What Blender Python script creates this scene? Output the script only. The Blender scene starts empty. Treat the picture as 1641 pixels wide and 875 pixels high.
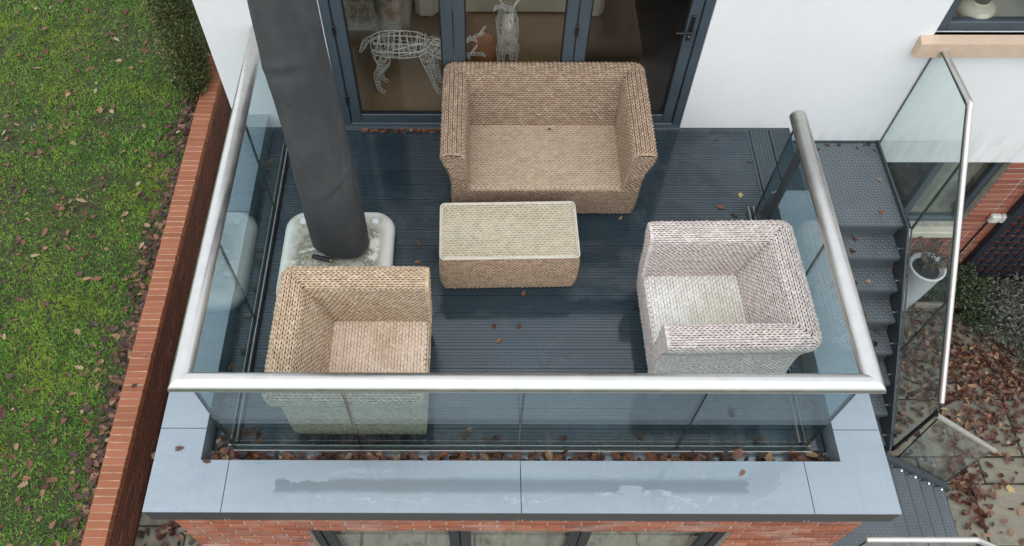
import bpy, bmesh, math, random
import numpy as np
from mathutils import Vector, Matrix

random.seed(7)
rng = np.random.default_rng(11)
SC = bpy.context.scene
COL = SC.collection
R = math.radians

# ------------------------------------------------------------------ camera
def cam_axes(p, y, r):
    p, y, r = R(p), R(y), R(r)
    f = Vector((math.sin(y) * math.cos(p), math.cos(y) * math.cos(p), -math.sin(p)))
    rt = Vector((math.cos(y), -math.sin(y), 0))
    up = rt.cross(f)
    return (math.cos(r) * rt + math.sin(r) * up, -math.sin(r) * rt + math.cos(r) * up, f)

cam = bpy.data.cameras.new('camera')
cam_ob = bpy.data.objects.new('camera', cam)
COL.objects.link(cam_ob)
SC.camera = cam_ob
_r, _u, _f = cam_axes(56.8437, -0.3361, -0.1693)
M = Matrix((( _r.x, _u.x, -_f.x, -0.234), (_r.y, _u.y, -_f.y, -4.7173), (_r.z, _u.z, -_f.z, 5.1503), (0, 0, 0, 1)))
cam_ob.matrix_world = M
cam.sensor_fit = 'HORIZONTAL'
cam.sensor_width = 36.0
cam.lens = 36.0 * 1313.957 / 1641.0
cam.shift_x = (820.5 - 770.446) / 1641.0
cam.shift_y = -(437.5 - 419.372) / 1641.0
cam.clip_start = 0.05
cam.clip_end = 2000

# ------------------------------------------------------------------ world, sun, exposure (overcast)
SUN_EL, SUN_ROT = R(60), R(190)
w = bpy.data.worlds.new('World')
SC.world = w
w.use_nodes = True
wn, wl = w.node_tree.nodes, w.node_tree.links
bg = wn['Background']
sky = wn.new('ShaderNodeTexSky')
sky.sky_type = 'NISHITA'
sky.sun_disc = False
sky.sun_elevation = SUN_EL
sky.sun_rotation = SUN_ROT
sky.air_density = 1.0
sky.dust_density = 6.0
sky.ozone_density = 1.0
hs = wn.new('ShaderNodeHueSaturation')
hs.inputs['Saturation'].default_value = 0.28
wl.new(sky.outputs[0], hs.inputs['Color'])
# a closed cloud deck evens the sky out
cloud = wn.new('ShaderNodeMix')
cloud.data_type = 'RGBA'
cloud.inputs[0].default_value = 0.85
cloud.inputs[7].default_value = (9.0, 9.5, 10.1, 1)
wl.new(hs.outputs[0], cloud.inputs[6])
wl.new(cloud.outputs[2], bg.inputs[0])
bg.inputs[1].default_value = 0.15

sun = bpy.data.lights.new('sun', 'SUN')
sun.energy = 0.8
sun.angle = R(80)
sun.color = (1.0, 0.985, 0.96)
sun_ob = bpy.data.objects.new('sun', sun)
COL.objects.link(sun_ob)
# direction towards the sun matching the sky texture (rotation measured from +Y, clockwise seen from above)
sd = Vector((math.sin(SUN_ROT) * math.cos(SUN_EL), math.cos(SUN_ROT) * math.cos(SUN_EL), math.sin(SUN_EL)))
sun_ob.rotation_euler = sd.to_track_quat('Z', 'Y').to_euler()

SC.view_settings.view_transform = 'Standard'
SC.view_settings.look = 'None'
SC.view_settings.gamma = 1.0
SC.view_settings.exposure = 0.12
SC.render.engine = 'CYCLES'
SC.cycles.use_denoising = True
SC.cycles.sample_clamp_indirect = 4.0
SC.cycles.max_bounces = 10
SC.cycles.transparent_max_bounces = 24
SC.cycles.glossy_bounces = 4
SC.cycles.diffuse_bounces = 4
SC.cycles.transmission_bounces = 4
SC.cycles.caustics_reflective = False
SC.cycles.caustics_refractive = False

# ------------------------------------------------------------------ material helpers
class NT:
    def __init__(s, name):
        s.m = bpy.data.materials.new(name)
        s.m.use_nodes = True
        s.n, s.l = s.m.node_tree.nodes, s.m.node_tree.links
        s.n.clear()
        s.out = s.n.new('ShaderNodeOutputMaterial')
    def node(s, t, **k):
        nd = s.n.new(t)
        for a, b in k.items():
            setattr(nd, a, b)
        return nd
    def put(s, sock, v):
        if hasattr(v, 'is_linked') or isinstance(v, bpy.types.NodeSocket):
            s.l.new(v, sock)
        elif isinstance(v, (tuple, list)):
            sock.default_value = (*v, 1.0) if (len(v) == 3 and len(sock.default_value) == 4) else v
        else:
            sock.default_value = v
    def coord(s, kind='Object', scale=None, rot=None, loc=None):
        c = s.node('ShaderNodeTexCoord').outputs[kind]
        if scale or rot or loc:
            mp = s.node('ShaderNodeMapping')
            s.l.new(c, mp.inputs[0])
            if scale: mp.inputs['Scale'].default_value = scale
            if rot: mp.inputs['Rotation'].default_value = rot
            if loc: mp.inputs['Location'].default_value = loc
            return mp.outputs[0]
        return c
    def world_pos(s, scale=None):
        c = s.node('ShaderNodeNewGeometry').outputs['Position']
        if scale:
            mp = s.node('ShaderNodeMapping')
            s.l.new(c, mp.inputs[0])
            mp.inputs['Scale'].default_value = scale
            return mp.outputs[0]
        return c
    def noise(s, vec, scale=5, detail=4, rough=.55, dist=0.0, out='Fac'):
        nd = s.node('ShaderNodeTexNoise')
        s.l.new(vec, nd.inputs['Vector'])
        nd.inputs['Scale'].default_value = scale
        nd.inputs['Detail'].default_value = detail
        nd.inputs['Roughness'].default_value = rough
        nd.inputs['Distortion'].default_value = dist
        return nd.outputs[out]
    def ramp(s, fac, stops, interp='LINEAR'):
        nd = s.node('ShaderNodeValToRGB')
        s.put(nd.inputs[0], fac)
        cr = nd.color_ramp
        cr.interpolation = interp
        while len(cr.elements) > len(stops): cr.elements.remove(cr.elements[-1])
        while len(cr.elements) < len(stops): cr.elements.new(0.5)
        for e, (p, c) in zip(cr.elements, stops):
            e.position = p
            e.color = (c, c, c, 1) if isinstance(c, (int, float)) else (*c, 1)
        return nd.outputs[0]
    def mix(s, fac, a, b, mode='MIX'):
        nd = s.node('ShaderNodeMix', data_type='RGBA', blend_type=mode)
        s.put(nd.inputs[0], fac)
        s.put(nd.inputs[6], a)
        s.put(nd.inputs[7], b)
        return nd.outputs[2]
    def math(s, op, a, b=None, c=None, clamp=False):
        nd = s.node('ShaderNodeMath', operation=op, use_clamp=clamp)
        s.put(nd.inputs[0], a)
        if b is not None: s.put(nd.inputs[1], b)
        if c is not None: s.put(nd.inputs[2], c)
        return nd.outputs[0]
    def bump(s, h, strength=.3, dist=.01, normal=None):
        nd = s.node('ShaderNodeBump')
        s.put(nd.inputs['Height'], h)
        nd.inputs['Strength'].default_value = strength
        nd.inputs['Distance'].default_value = dist
        if normal is not None: s.l.new(normal, nd.inputs['Normal'])
        return nd.outputs[0]
    def bsdf(s, color, rough=.5, metal=0.0, normal=None, spec=.5, **extra):
        b = s.node('ShaderNodeBsdfPrincipled')
        s.put(b.inputs['Base Color'], color)
        s.put(b.inputs['Roughness'], rough)
        s.put(b.inputs['Metallic'], metal)
        s.put(b.inputs['Specular IOR Level'], spec)
        if normal is not None: s.l.new(normal, b.inputs['Normal'])
        for k, v in extra.items():
            s.put(b.inputs[k], v)
        s.l.new(b.outputs[0], s.out.inputs[0])
        return b
    def rnd_obj(s):
        return s.node('ShaderNodeObjectInfo').outputs['Random']
    def rnd_isl(s):
        return s.node('ShaderNodeNewGeometry').outputs['Random Per Island']

MAT = {}

def plain(name, color, rough=.5, metal=0.0, var=.15, nscale=8, bump=0.0, spec=.5):
    t = NT(name)
    p = t.coord('Object')
    n = t.noise(p, nscale, 5)
    dark = tuple(c * (1 - var) for c in color)
    lite = tuple(min(1, c * (1 + var)) for c in color)
    c = t.ramp(n, [(.3, dark), (.7, lite)])
    nrm = t.bump(t.noise(p, nscale * 12, 3), bump, .004) if bump else None
    rr = t.math('ADD', rough - .08, t.math('MULTIPLY', n, .16)) if rough > .1 else rough
    t.bsdf(c, rr, metal, nrm, spec)
    MAT[name] = t.m
    return t.m

def mat_render():
    t = NT('white_render')
    p = t.world_pos()
    big = t.noise(p, 1.3, 4)
    fine = t.noise(p, 160, 3)
    c = t.ramp(big, [(.3, (.83, .832, .835)), (.7, (.87, .872, .875))])
    # dirt splash low on the wall, streaky
    sep = t.node('ShaderNodeSeparateXYZ')
    t.l.new(p, sep.inputs[0])
    low = t.math('SUBTRACT', 1.0, t.math('MULTIPLY', t.math('ADD', sep.outputs[2], .2), 3.2, clamp=True), clamp=True)
    streak = t.noise(t.world_pos((9, 9, 2)), 1.0, 5)
    d = t.math('MULTIPLY', low, t.ramp(streak, [(.40, 0.0), (.75, .55)]))
    c = t.mix(d, c, (.52, .51, .46))
    hair = t.ramp(t.noise(t.world_pos((1.2, 1.2, .7)), 2.5, 6, .6, 1.2), [(.492, 0.0), (.5, .14), (.508, 0.0)])
    c = t.mix(hair, c, (.55, .56, .56))
    t.bsdf(c, .75, 0, t.bump(t.math('ADD', t.math('MULTIPLY', fine, .35), t.math('ADD', t.noise(p, 9, 5, .6), t.noise(p, 2.2, 3))), .22, .012))
    MAT['render'] = t.m

def mat_brick(name, cols, rough=.8, per='obj', dirt=.35, wetcol=(.05, .03, .025), white=0.0):
    t = NT(name)
    p = t.world_pos()
    rn = t.rnd_obj() if per == 'obj' else t.rnd_isl()
    c = t.ramp(rn, [(i / (len(cols) - 1), q) for i, q in enumerate(cols)])
    n1 = t.noise(p, 14, 5, .65)
    n2 = t.noise(p, 90, 4)
    c = t.mix(t.ramp(n1, [(.45, 0.0), (.8, dirt)]), c, wetcol)
    c = t.mix(t.ramp(n2, [(.55, 0.0), (.8, .3)]), c, tuple(min(1, q * 1.8) for q in cols[0]))
    if white:
        w1 = t.noise(t.world_pos((2.2, 2.2, 3.5)), 1.6, 6, .65)
        c = t.mix(t.ramp(w1, [(.52, 0.0), (.72, white)]), c, (.55, .50, .47))
    t.bsdf(c, rough, 0, t.bump(t.math('ADD', n2, n1), .5, .004))
    MAT[name] = t.m

def mat_wicker(name, cols, stain=None, seat=False):
    t = NT(name)
    p = t.coord('Object')
    rn = t.rnd_isl()
    c = t.ramp(rn, [(i / (len(cols) - 1), q) for i, q in enumerate(cols)])
    # fibres along strand
    fib = t.noise(p, 420, 2, .5)
    c = t.mix(t.ramp(fib, [(.35, .0), (.75, .28)]), c, tuple(q * .55 for q in cols[0]))
    big = t.noise(p, 3.2, 4, .6)
    c = t.mix(t.ramp(big, [(.42, 0.0), (.70, .35)]), c, tuple(q * .72 for q in cols[len(cols) // 2]))
    if stain:
        for (cx, cy, rx, ry, col, amt) in stain:
            sp = t.node('ShaderNodeSeparateXYZ')
            t.l.new(p, sp.inputs[0])
            ax = t.math('DIVIDE', t.math('SUBTRACT', sp.outputs[0], cx), rx)
            ay = t.math('DIVIDE', t.math('SUBTRACT', sp.outputs[1], cy), ry)
            rr = t.math('ADD', t.math('MULTIPLY', ax, ax), t.math('MULTIPLY', ay, ay))
            rr = t.math('ADD', rr, t.math('MULTIPLY', t.math('SUBTRACT', t.noise(p, 16, 4, .7), .5), 1.6))
            rn2 = t.math('MULTIPLY', t.rnd_isl(), .35)
            k = t.math('MULTIPLY', t.math('SUBTRACT', 1.0, t.math('ADD', rr, rn2), clamp=True), amt * 1.6, clamp=True)
            c = t.mix(k, c, col)
    t.bsdf(c, .62, 0, t.bump(fib, .25, .002), .35)
    MAT[name] = t.m

def mat_glass(name, tint, ior=1.55, haze=.05, hazecol=(.6, .68, .68), rough=0.0, streaks=True):
    t = NT(name)
    tr = t.node('ShaderNodeBsdfTransparent')
    tr.inputs[0].default_value = (*tint, 1)
    gl = t.node('ShaderNodeBsdfGlossy')
    gl.inputs['Roughness'].default_value = rough
    gl.inputs[0].default_value = (1, 1, 1, 1)
    # Schlick reflectance of a thin sheet, the same from both sides
    lw = t.node('ShaderNodeLayerWeight')
    lw.inputs[0].default_value = .5
    f0 = ((ior - 1) / (ior + 1)) ** 2
    fr = t.math('ADD', f0, t.math('MULTIPLY', t.math('POWER', lw.outputs['Facing'], 5.0), 1 - f0), clamp=True)
    m1 = t.node('ShaderNodeMixShader')
    t.l.new(fr, m1.inputs[0])
    t.l.new(tr.outputs[0], m1.inputs[1])
    t.l.new(gl.outputs[0], m1.inputs[2])
    last = m1
    if haze > 0:
        df = t.node('ShaderNodeBsdfDiffuse')
        df.inputs[0].default_value = (*hazecol, 1)
        m2 = t.node('ShaderNodeMixShader')
        if streaks:
            a = t.noise(t.coord('Object', (2.2, 2.2, 1.0)), 2.0, 5, .6)
            b = t.noise(t.coord('Object', (14, 14, 1.2)), 2.0, 4, .6)
            k = t.math('MULTIPLY', t.math('ADD', a, b), 1.0)
            f = t.ramp(k, [(.75, haze * .35), (1.0, haze), (1.25, haze * 1.9)])
            nd = f.node
            # ramp works on 0..1: rescale
            k2 = t.math('MULTIPLY', t.math('ADD', a, b), .5)
            t.l.new(k2, nd.inputs[0])
            for e, ppos in zip(nd.color_ramp.elements, (.36, .5, .66)):
                e.position = ppos
            t.l.new(f, m2.inputs[0])
        else:
            m2.inputs[0].default_value = haze
        t.l.new(m1.outputs[0], m2.inputs[1])
        t.l.new(df.outputs[0], m2.inputs[2])
        last = m2
    t.l.new(last.outputs[0], t.out.inputs[0])
    MAT[name] = t.m

def mat_leaf(name, per):
    t = NT(name)
    rn = t.rnd_obj() if per == 'obj' else t.rnd_isl()
    c = t.ramp(rn, [(0, (.024, .012, .010)), (.22, (.040, .017, .013)), (.48, (.060, .023, .016)), (.68, (.090, .034, .020)),
                    (.82, (.135, .055, .028)), (.91, (.20, .095, .05)), (.975, (.30, .18, .10)), (1, (.40, .30, .17))])
    n = t.noise(t.coord('Object'), 60, 3)
    c = t.mix(t.ramp(n, [(.4, 0.0), (.8, .4)]), c, (.05, .025, .018))
    t.bsdf(c, .45, 0, None, .4)
    MAT[name] = t.m

def mat_deck():
    t = NT('composite_decking')
    p = t.world_pos()
    rn = t.rnd_obj()
    grain = t.noise(t.world_pos((3, 60, 60)), 4, 5, .6)
    c = t.mix(grain, (.015, .027, .037), (.027, .045, .059))
    c = t.mix(t.math('MULTIPLY', rn, .35), c, (.036, .055, .071))
    # pale dried tide marks and prints
    d = t.noise(t.world_pos((3.0, 5.0, 3.0)), 1.7, 7, .68, .9)
    line = t.ramp(d, [(.53, 0.0), (.555, .22), (.575, .03), (.62, .10), (.66, 0.0)])
    patch = t.noise(p, .9, 3)
    line = t.math('MULTIPLY', line, t.ramp(patch, [(.42, .15), (.6, 1.0)]))
    c = t.mix(line, c, (.16, .18, .19))
    # wet film: standing water glossy, drier parts duller
    wet = t.noise(p, 1.6, 5, .6, .5)
    r_ = t.ramp(wet, [(.38, .05), (.50, .09), (.60, .30)])
    c = t.mix(t.ramp(wet, [(.50, 0.0), (.60, .38)]), c, (.062, .082, .098))
    h = t.math('ADD', t.math('MULTIPLY', grain, .5), t.noise(p, 25, 3))
    t.bsdf(c, r_, 0, t.bump(h, .05, .003), .75)
    MAT['deck'] = t.m

def mat_coping():
    t = NT('powder_coated_metal')
    p = t.world_pos()
    n = t.noise(t.world_pos((.8, 2.4, 1)), 1.3, 5, .6, .6)
    sep = t.node('ShaderNodeSeparateXYZ')
    t.l.new(p, sep.inputs[0])
    # puddled rainwater: a long film in the middle of the front run, with a ragged edge of its own
    yy = t.math('ADD', sep.outputs[1], t.math('MULTIPLY', t.math('SUBTRACT', t.noise(t.world_pos((1.1, 4, 1)), 1.9, 7, .66, .4), .5), .42))
    yin = t.math('MULTIPLY', t.math('GREATER_THAN', yy, -3.185), t.math('LESS_THAN', yy, -3.02))
    xx = t.math('ADD', sep.outputs[0], t.math('MULTIPLY', t.math('SUBTRACT', n, .5), .5))
    xin = t.math('MULTIPLY', t.math('GREATER_THAN', xx, -1.55), t.math('LESS_THAN', xx, 1.42))
    wet = t.math('MULTIPLY', yin, xin)
    blot = t.ramp(t.noise(p, 2.1, 6, .6, .7), [(.545, 0.0), (.56, 1.0)])
    film = t.math('MAXIMUM', wet, t.math('MULTIPLY', blot, .5))
    c = t.ramp(n, [(.3, (.270, .316, .358)), (.7, (.32, .368, .408))])
    c = t.mix(t.math('MULTIPLY', film, .40), c, (.24, .29, .325))
    # dried rim round the puddle
    rim = t.math('MULTIPLY', t.math('GREATER_THAN', yy, -3.20), t.math('LESS_THAN', yy, -3.185))
    rim = t.math('MULTIPLY', t.math('MULTIPLY', rim, xin), t.math('GREATER_THAN', t.noise(p, 16, 2), .5))
    c = t.mix(t.math('MULTIPLY', rim, .5), c, (.45, .48, .5))
    c = t.mix(t.ramp(t.noise(p, 75, 2, .5), [(.735, 0.0), (.75, .6)]), c, (.05, .045, .04))
    run = t.noise(t.world_pos((22, 1.2, 1)), 1.2, 4, .6)
    c = t.mix(t.ramp(run, [(.52, 0.0), (.72, .16)]), c, (.20, .235, .26))
    scr = t.noise(t.world_pos((2, 14, 1)), 3, 6, .7)
    c = t.mix(t.ramp(scr, [(.6, 0.0), (.75, .12)]), c, (.42, .46, .48))
    rough = t.math('SUBTRACT', .42, t.math('MULTIPLY', film, .34))
    t.bsdf(c, rough, .35, t.bump(t.noise(p, 3, 3), .05, .02), .5)
    MAT['coping'] = t.m

def mat_grass():
    t = NT('grass_blades')
    rn = t.rnd_isl()
    p = t.world_pos()
    big = t.noise(p, 1.1, 4, .6)
    mid = t.noise(p, 5.5, 4, .6)
    c = t.ramp(rn, [(0, (.030, .085, .012)), (.3, (.068, .185, .022)), (.65, (.130, .30, .036)), (.88, (.215, .39, .060)), (1, (.44, .44, .18))])
    c = t.mix(t.ramp(big, [(.46, 0.0), (.66, .75)]), c, (.24, .34, .035))
    c = t.mix(t.ramp(mid, [(.46, 0.0), (.66, .7)]), c, (.034, .095, .020))
    b = t.bsdf(c, .6, 0, None, .12)
    MAT['grass'] = t.m
    t = NT('lawn_soil')
    p = t.world_pos()
    c = t.ramp(t.noise(p, 9, 6, .65), [(.3, (.022, .020, .011)), (.55, (.045, .046, .018)), (.8, (.075, .085, .028))])
    t.bsdf(c, .9, 0, t.bump(t.noise(p, 40, 4), .6, .02))
    MAT['soil'] = t.m

def mat_foliage(name, cols, rough=.45):
    t = NT(name)
    c = t.ramp(t.rnd_isl(), [(i / (len(cols) - 1), q) for i, q in enumerate(cols)])
    n = t.noise(t.coord('Object'), 4, 3)
    c = t.mix(t.ramp(n, [(.45, 0.0), (.7, .4)]), c, tuple(q * .5 for q in cols[0]))
    t.bsdf(c, rough, 0, None, .4)
    MAT[name] = t.m

def mat_flag():
    t = NT('sandstone_flag')
    p = t.world_pos()
    rn = t.rnd_obj()
    c = t.ramp(rn, [(0, (.14, .135, .11)), (.35, (.175, .165, .130)), (.7, (.205, .185, .140)), (1, (.165, .165, .150))])
    vein = t.noise(t.world_pos((2.2, 7, 1)), 1.3, 7, .62, 1.4)
    c = t.mix(t.ramp(vein, [(.42, 0.0), (.6, .6)]), c, (.26, .225, .15))
    al = t.noise(p, 3.4, 6, .65)
    c = t.mix(t.ramp(al, [(.5, 0.0), (.72, .6)]), c, (.085, .090, .060))
    t.bsdf(c, t.ramp(al, [(.3, .35), (.7, .6)]), 0, t.bump(t.math('ADD', vein, t.noise(p, 40, 4)), .35, .01), .5)
    MAT['flag'] = t.m

def mat_base():
    t = NT('stained_white_plastic')
    p = t.coord('Object')
    n = t.noise(p, 2.1, 7, .66, .3)
    fine = t.noise(p, 70, 5, .7)
    sep = t.node('ShaderNodeSeparateXYZ')
    t.l.new(p, sep.inputs[0])
    d = t.math('MAXIMUM', t.math('ABSOLUTE', sep.outputs[0]), t.math('ABSOLUTE', sep.outputs[1]))
    inn = t.ramp(d, [(.28, 1.0), (.385, 0.0)])
    n = t.math('ADD', t.math('MULTIPLY', n, .75), t.math('MULTIPLY', t.noise(p, 9, 6, .7), .25))
    mess = t.math('MULTIPLY', t.ramp(n, [(.40, 0.0), (.44, .95), (.52, .45), (.57, .9), (.66, .7)]), inn)
    algae = t.mix(fine, (.075, .068, .042), (.26, .235, .16))
    c = t.mix(t.noise(p, 2, 3), (.76, .745, .67), (.80, .79, .74))
    c = t.mix(t.math('MULTIPLY', inn, .30), c, (.64, .63, .47))
    c = t.mix(mess, c, algae)
    t.bsdf(c, .4, 0, t.bump(fine, .2, .003), .5)
    MAT['base'] = t.m

def mat_cover():
    t = NT('dark_canvas_cover')
    p = t.coord('Object')
    we = t.noise(t.coord('Object', (90, 90, 14)), 3, 3, .6)
    n = t.noise(t.coord('Object', (2.4, 2.4, 1.2)), 2.0, 5, .6, .3)
    c = t.mix(we, (.034, .036, .038), (.070, .072, .075))
    c = t.mix(t.ramp(n, [(.42, 0.0), (.68, .5)]), c, (.105, .108, .112))
    mold = t.ramp(t.noise(p, 5, 5), [(.63, 0.0), (.72, .35)])
    c = t.mix(mold, c, (.07, .075, .05))
    t.bsdf(c, .8, 0, t.bump(t.math('ADD', t.math('MULTIPLY', we, .4), n), .35, .012), .3)
    MAT['cover'] = t.m

def mat_chequer(name, col):
    t = NT(name)
    p = t.world_pos()
    n = t.noise(p, 6, 5, .6)
    c = t.mix(n, tuple(q * .75 for q in col), tuple(q * 1.25 for q in col))
    t.bsdf(c, t.ramp(n, [(.35, .32), (.65, .55)]), 0.0, t.bump(t.noise(p, 50, 3), .12, .003), .45)
    MAT[name] = t.m

def mat_carpet():
    t = NT('woven_carpet')
    p = t.world_pos()
    v = t.node('ShaderNodeTexBrick')
    t.l.new(p, v.inputs[0])
    v.inputs['Scale'].default_value = 1.0
    v.inputs['Brick Width'].default_value = .022
    v.inputs['Row Height'].default_value = .012
    v.inputs['Mortar Size'].default_value = .003
    v.inputs['Color1'].default_value = (.50, .35, .19, 1)
    v.inputs['Color2'].default_value = (.42, .29, .155, 1)
    v.inputs['Mortar'].default_value = (.17, .12, .07, 1)
    t.bsdf(v.outputs[0], .9, 0, None, .2)
    MAT['carpet'] = t.m

def mat_floral():
    t = NT('floral_fabric')
    p = t.coord('Object')
    n = t.noise(p, 3.2, 5, .6, .8)
    c = t.ramp(n, [(.0, (.42, .40, .35)), (.47, (.46, .43, .37)), (.53, (.20, .19, .16)), (.58, (.42, .38, .32)), (.63, (.30, .14, .09)), (.72, (.13, .10, .09))])
    t.bsdf(c, .85)
    MAT['floral'] = t.m

mat_render()
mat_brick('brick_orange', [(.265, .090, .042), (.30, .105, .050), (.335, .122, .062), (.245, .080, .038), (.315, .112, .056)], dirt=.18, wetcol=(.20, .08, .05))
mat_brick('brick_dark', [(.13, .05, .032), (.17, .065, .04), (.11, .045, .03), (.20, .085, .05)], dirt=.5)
mat_brick('brick_house', [(.31, .098, .050), (.40, .135, .070), (.25, .075, .045), (.43, .185, .115), (.18, .07, .052)], dirt=.4, white=.36)
mat_brick('brick_house_far', [(.26, .085, .06), (.33, .11, .075), (.22, .07, .055), (.36, .15, .11)], per='isl', dirt=.35)
mat_brick('brick_right', [(.30, .09, .055), (.37, .12, .075), (.26, .075, .05), (.40, .15, .10), (.20, .07, .05)], dirt=.3)
mat_brick('brick_wall_joined', [(.20, .075, .045), (.28, .105, .06)], per='isl', dirt=.4)
plain('far_grass', (.055, .095, .025), .9, var=.4, nscale=.6, bump=.3)
plain('mortar', (.46, .41, .34), .9, var=.25, nscale=14, bump=.3)
plain('mortar_pale', (.46, .30, .20), .9, var=.35, nscale=9, bump=.3)
plain('mortar_dark', (.20, .15, .105), .9, var=.3, nscale=14, bump=.3)
TAN = [(0.305, 0.204, 0.134), (0.407, 0.285, 0.196), (0.478, 0.346, 0.246), (0.346, 0.242, 0.166), (0.54, 0.408, 0.3)]
TAN2 = [(0.464, 0.317, 0.204), (0.576, 0.416, 0.279), (0.659, 0.495, 0.35), (0.514, 0.371, 0.246), (0.71, 0.574, 0.43)]
PINK = [(0.531, 0.45, 0.415), (0.673, 0.583, 0.544), (0.754, 0.663, 0.62), (0.591, 0.505, 0.467), (0.806, 0.727, 0.682)]
SEAT1 = [(0.46, 0.343, 0.238), (0.519, 0.394, 0.281), (0.56, 0.431, 0.315)]
SEAT2 = [(.68, .50, .365), (.75, .575, .435), (.78, .63, .50)]
SEAT3 = [(.69, .655, .60), (.75, .72, .67), (.78, .76, .72)]
mat_wicker('wicker_tan', TAN)
mat_wicker('wicker_honey', TAN2)
mat_wicker('wicker_pink', PINK)
mat_wicker('seat_tan', SEAT1)
mat_wicker('seat_honey', SEAT2, stain=[(.10, -.18, .20, .17, (.46, .33, .22), .42), (-.2, .02, .06, .09, (.46, .33, .22), .35)])
mat_wicker('seat_pink', SEAT3, stain=[(.05, -.02, .27, .27, (.56, .53, .41), .50)])
TABSIDE = [(0.419, 0.266, 0.168), (0.532, 0.357, 0.231), (0.634, 0.441, 0.299), (0.456, 0.3, 0.194)]
mat_wicker('table_side', TABSIDE)
mat_wicker('table_top', [(.58, .50, .375), (.65, .575, .45), (.69, .625, .50)])
plain('table_cord', (.60, .54, .455), .55, var=.12, nscale=30)
plain('wicker_core', (.045, .028, .020), .85, var=.3, nscale=30)
plain('wicker_core_pale', (.075, .055, .05), .85, var=.3, nscale=30)
plain('seat_core', (.20, .14, .095), .85, var=.2, nscale=30)
plain('seat_core_pale', (.30, .26, .21), .85, var=.2, nscale=30)
mat_glass('balustrade_glass', (.765, .85, .862), 1.52, .005, (.45, .56, .57))
mat_glass('stair_glass', (.92, .965, .96), 1.5, .03, (.55, .66, .64))
mat_glass('table_glass', (.985, .98, .96), 1.4, .06, (.66, .62, .52))
mat_glass('door_glass', (.94, .94, .92), 1.62, .0)
mat_glass('window_glass', (.90, .92, .91), 1.7, .0)
plain('glass_edge', (.02, .045, .042), .2, var=.3)
plain('stair_glass_edge', (.02, .04, .04), .2, var=.3)  # dark edge colour of the stair glass
plain('rubber', (.008, .008, .009), .5, var=.2)
plain('channel_silver', (.80, .78, .74), .35, metal=.8, var=.1)
plain('channel_black', (.012, .012, .013), .4, var=.2)
def mat_steel():
    t = NT('satin_steel')
    p = t.world_pos()
    n = t.noise(t.world_pos((4, 4, 4)), 2.5, 5, .6)
    c = t.ramp(n, [(.3, (.55, .54, .52)), (.7, (.63, .615, .595))])
    t.bsdf(c, t.ramp(n, [(.35, .27), (.65, .34)]), .95, t.bump(t.noise(p, 220, 2), .02, .001))
    MAT['steel'] = t.m
mat_steel()
def mat_slim():
    t = NT('brushed_tube')
    n = t.noise(t.world_pos((4, 4, 4)), 2.5, 5, .6)
    c = t.ramp(n, [(.3, (.60, .57, .54)), (.7, (.68, .65, .62))])
    t.bsdf(c, .42, .72)
    MAT['slim_steel'] = t.m
mat_slim()
plain('bolt_steel', (.75, .75, .75), .3, metal=.9, var=.05)
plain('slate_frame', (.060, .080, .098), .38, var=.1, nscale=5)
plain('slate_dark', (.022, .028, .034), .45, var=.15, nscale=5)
plain('fascia_grey', (.052, .056, .060), .4, var=.08, nscale=3)
plain('stringer_paint', (.050, .062, .074), .4, var=.12, nscale=4)
plain('black_plastic', (.010, .010, .011), .35, var=.15)
plain('brass', (.45, .33, .14), .35, metal=.8, var=.1)
mat_chequer('chequer', (.098, .115, .126))
mat_chequer('chequer_raised', (.23, .255, .27))
mat_deck(); mat_coping(); mat_grass(); mat_flag(); mat_base(); mat_cover(); mat_carpet(); mat_floral()
def mat_lawn_leaf():
    t = NT('leaf_lawn')
    c = t.ramp(t.rnd_isl(), [(0, (.050, .020, .016)), (.3, (.100, .036, .024)), (.6, (.155, .058, .036)), (.8, (.20, .095, .060)), (.93, (.30, .18, .10)), (1, (.42, .33, .21))])
    t.bsdf(c, .5, 0, None, .35)
    MAT['leaf_lawn'] = t.m
mat_lawn_leaf()
def mat_patio_leaf():
    t = NT('leaf_patio')
    c = t.ramp(t.rnd_isl(), [(0, (.034, .014, .011)), (.3, (.066, .023, .015)), (.6, (.105, .036, .020)), (.8, (.15, .058, .030)), (.93, (.24, .12, .065)), (1, (.36, .25, .14))])
    t.bsdf(c, .42, 0, None, .4)
    MAT['leaf_patio'] = t.m
mat_patio_leaf()
mat_leaf('leaf_many', 'isl')
plain('patio_joint', (.055, .052, .040), .95, var=.35, nscale=20, bump=.4)
plain('passage_stone', (.17, .16, .125), .85, var=.35, nscale=6, bump=.4)
plain('gutter_lining', (.115, .15, .185), .16, var=.12, nscale=3)
plain('sill_stone', (.62, .465, .345), .75, var=.06, nscale=14, bump=.15)
plain('cream_stone', (.66, .60, .48), .75, var=.10, nscale=10, bump=.15)
plain('white_wire', (.78, .78, .76), .45, var=.04)
plain('cream_fabric', (.60, .56, .47), .9, var=.06, nscale=5)
plain('interior_paint', (.55, .53, .49), .9, var=.03)
plain('floor_brown', (.085, .06, .042), .45, var=.3, nscale=3)  # dark brown of the sheet over the right of the carpet
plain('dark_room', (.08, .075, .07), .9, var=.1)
plain('curtain', (.42, .40, .34), .9, var=.25, nscale=7)
plain('terracotta', (.48, .20, .09), .7, var=.2, nscale=9)
plain('red_plastic', (.55, .05, .03), .4, var=.1)
plain('cream_vase', (.68, .63, .50), .2, var=.05)
plain('brown_bark', (.055, .038, .028), .8, var=.3, nscale=20)
plain('soil_dark', (.022, .017, .013), .95, var=.4, nscale=30, bump=.5)
plain('white_pot', (.72, .74, .74), .35, var=.06, nscale=6)
plain('socket_grey', (.62, .62, .58), .45, var=.06)
plain('trellis_navy', (.014, .019, .030), .5, var=.2)
plain('wood_batten', (.30, .26, .20), .7, var=.2, nscale=14)
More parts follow.
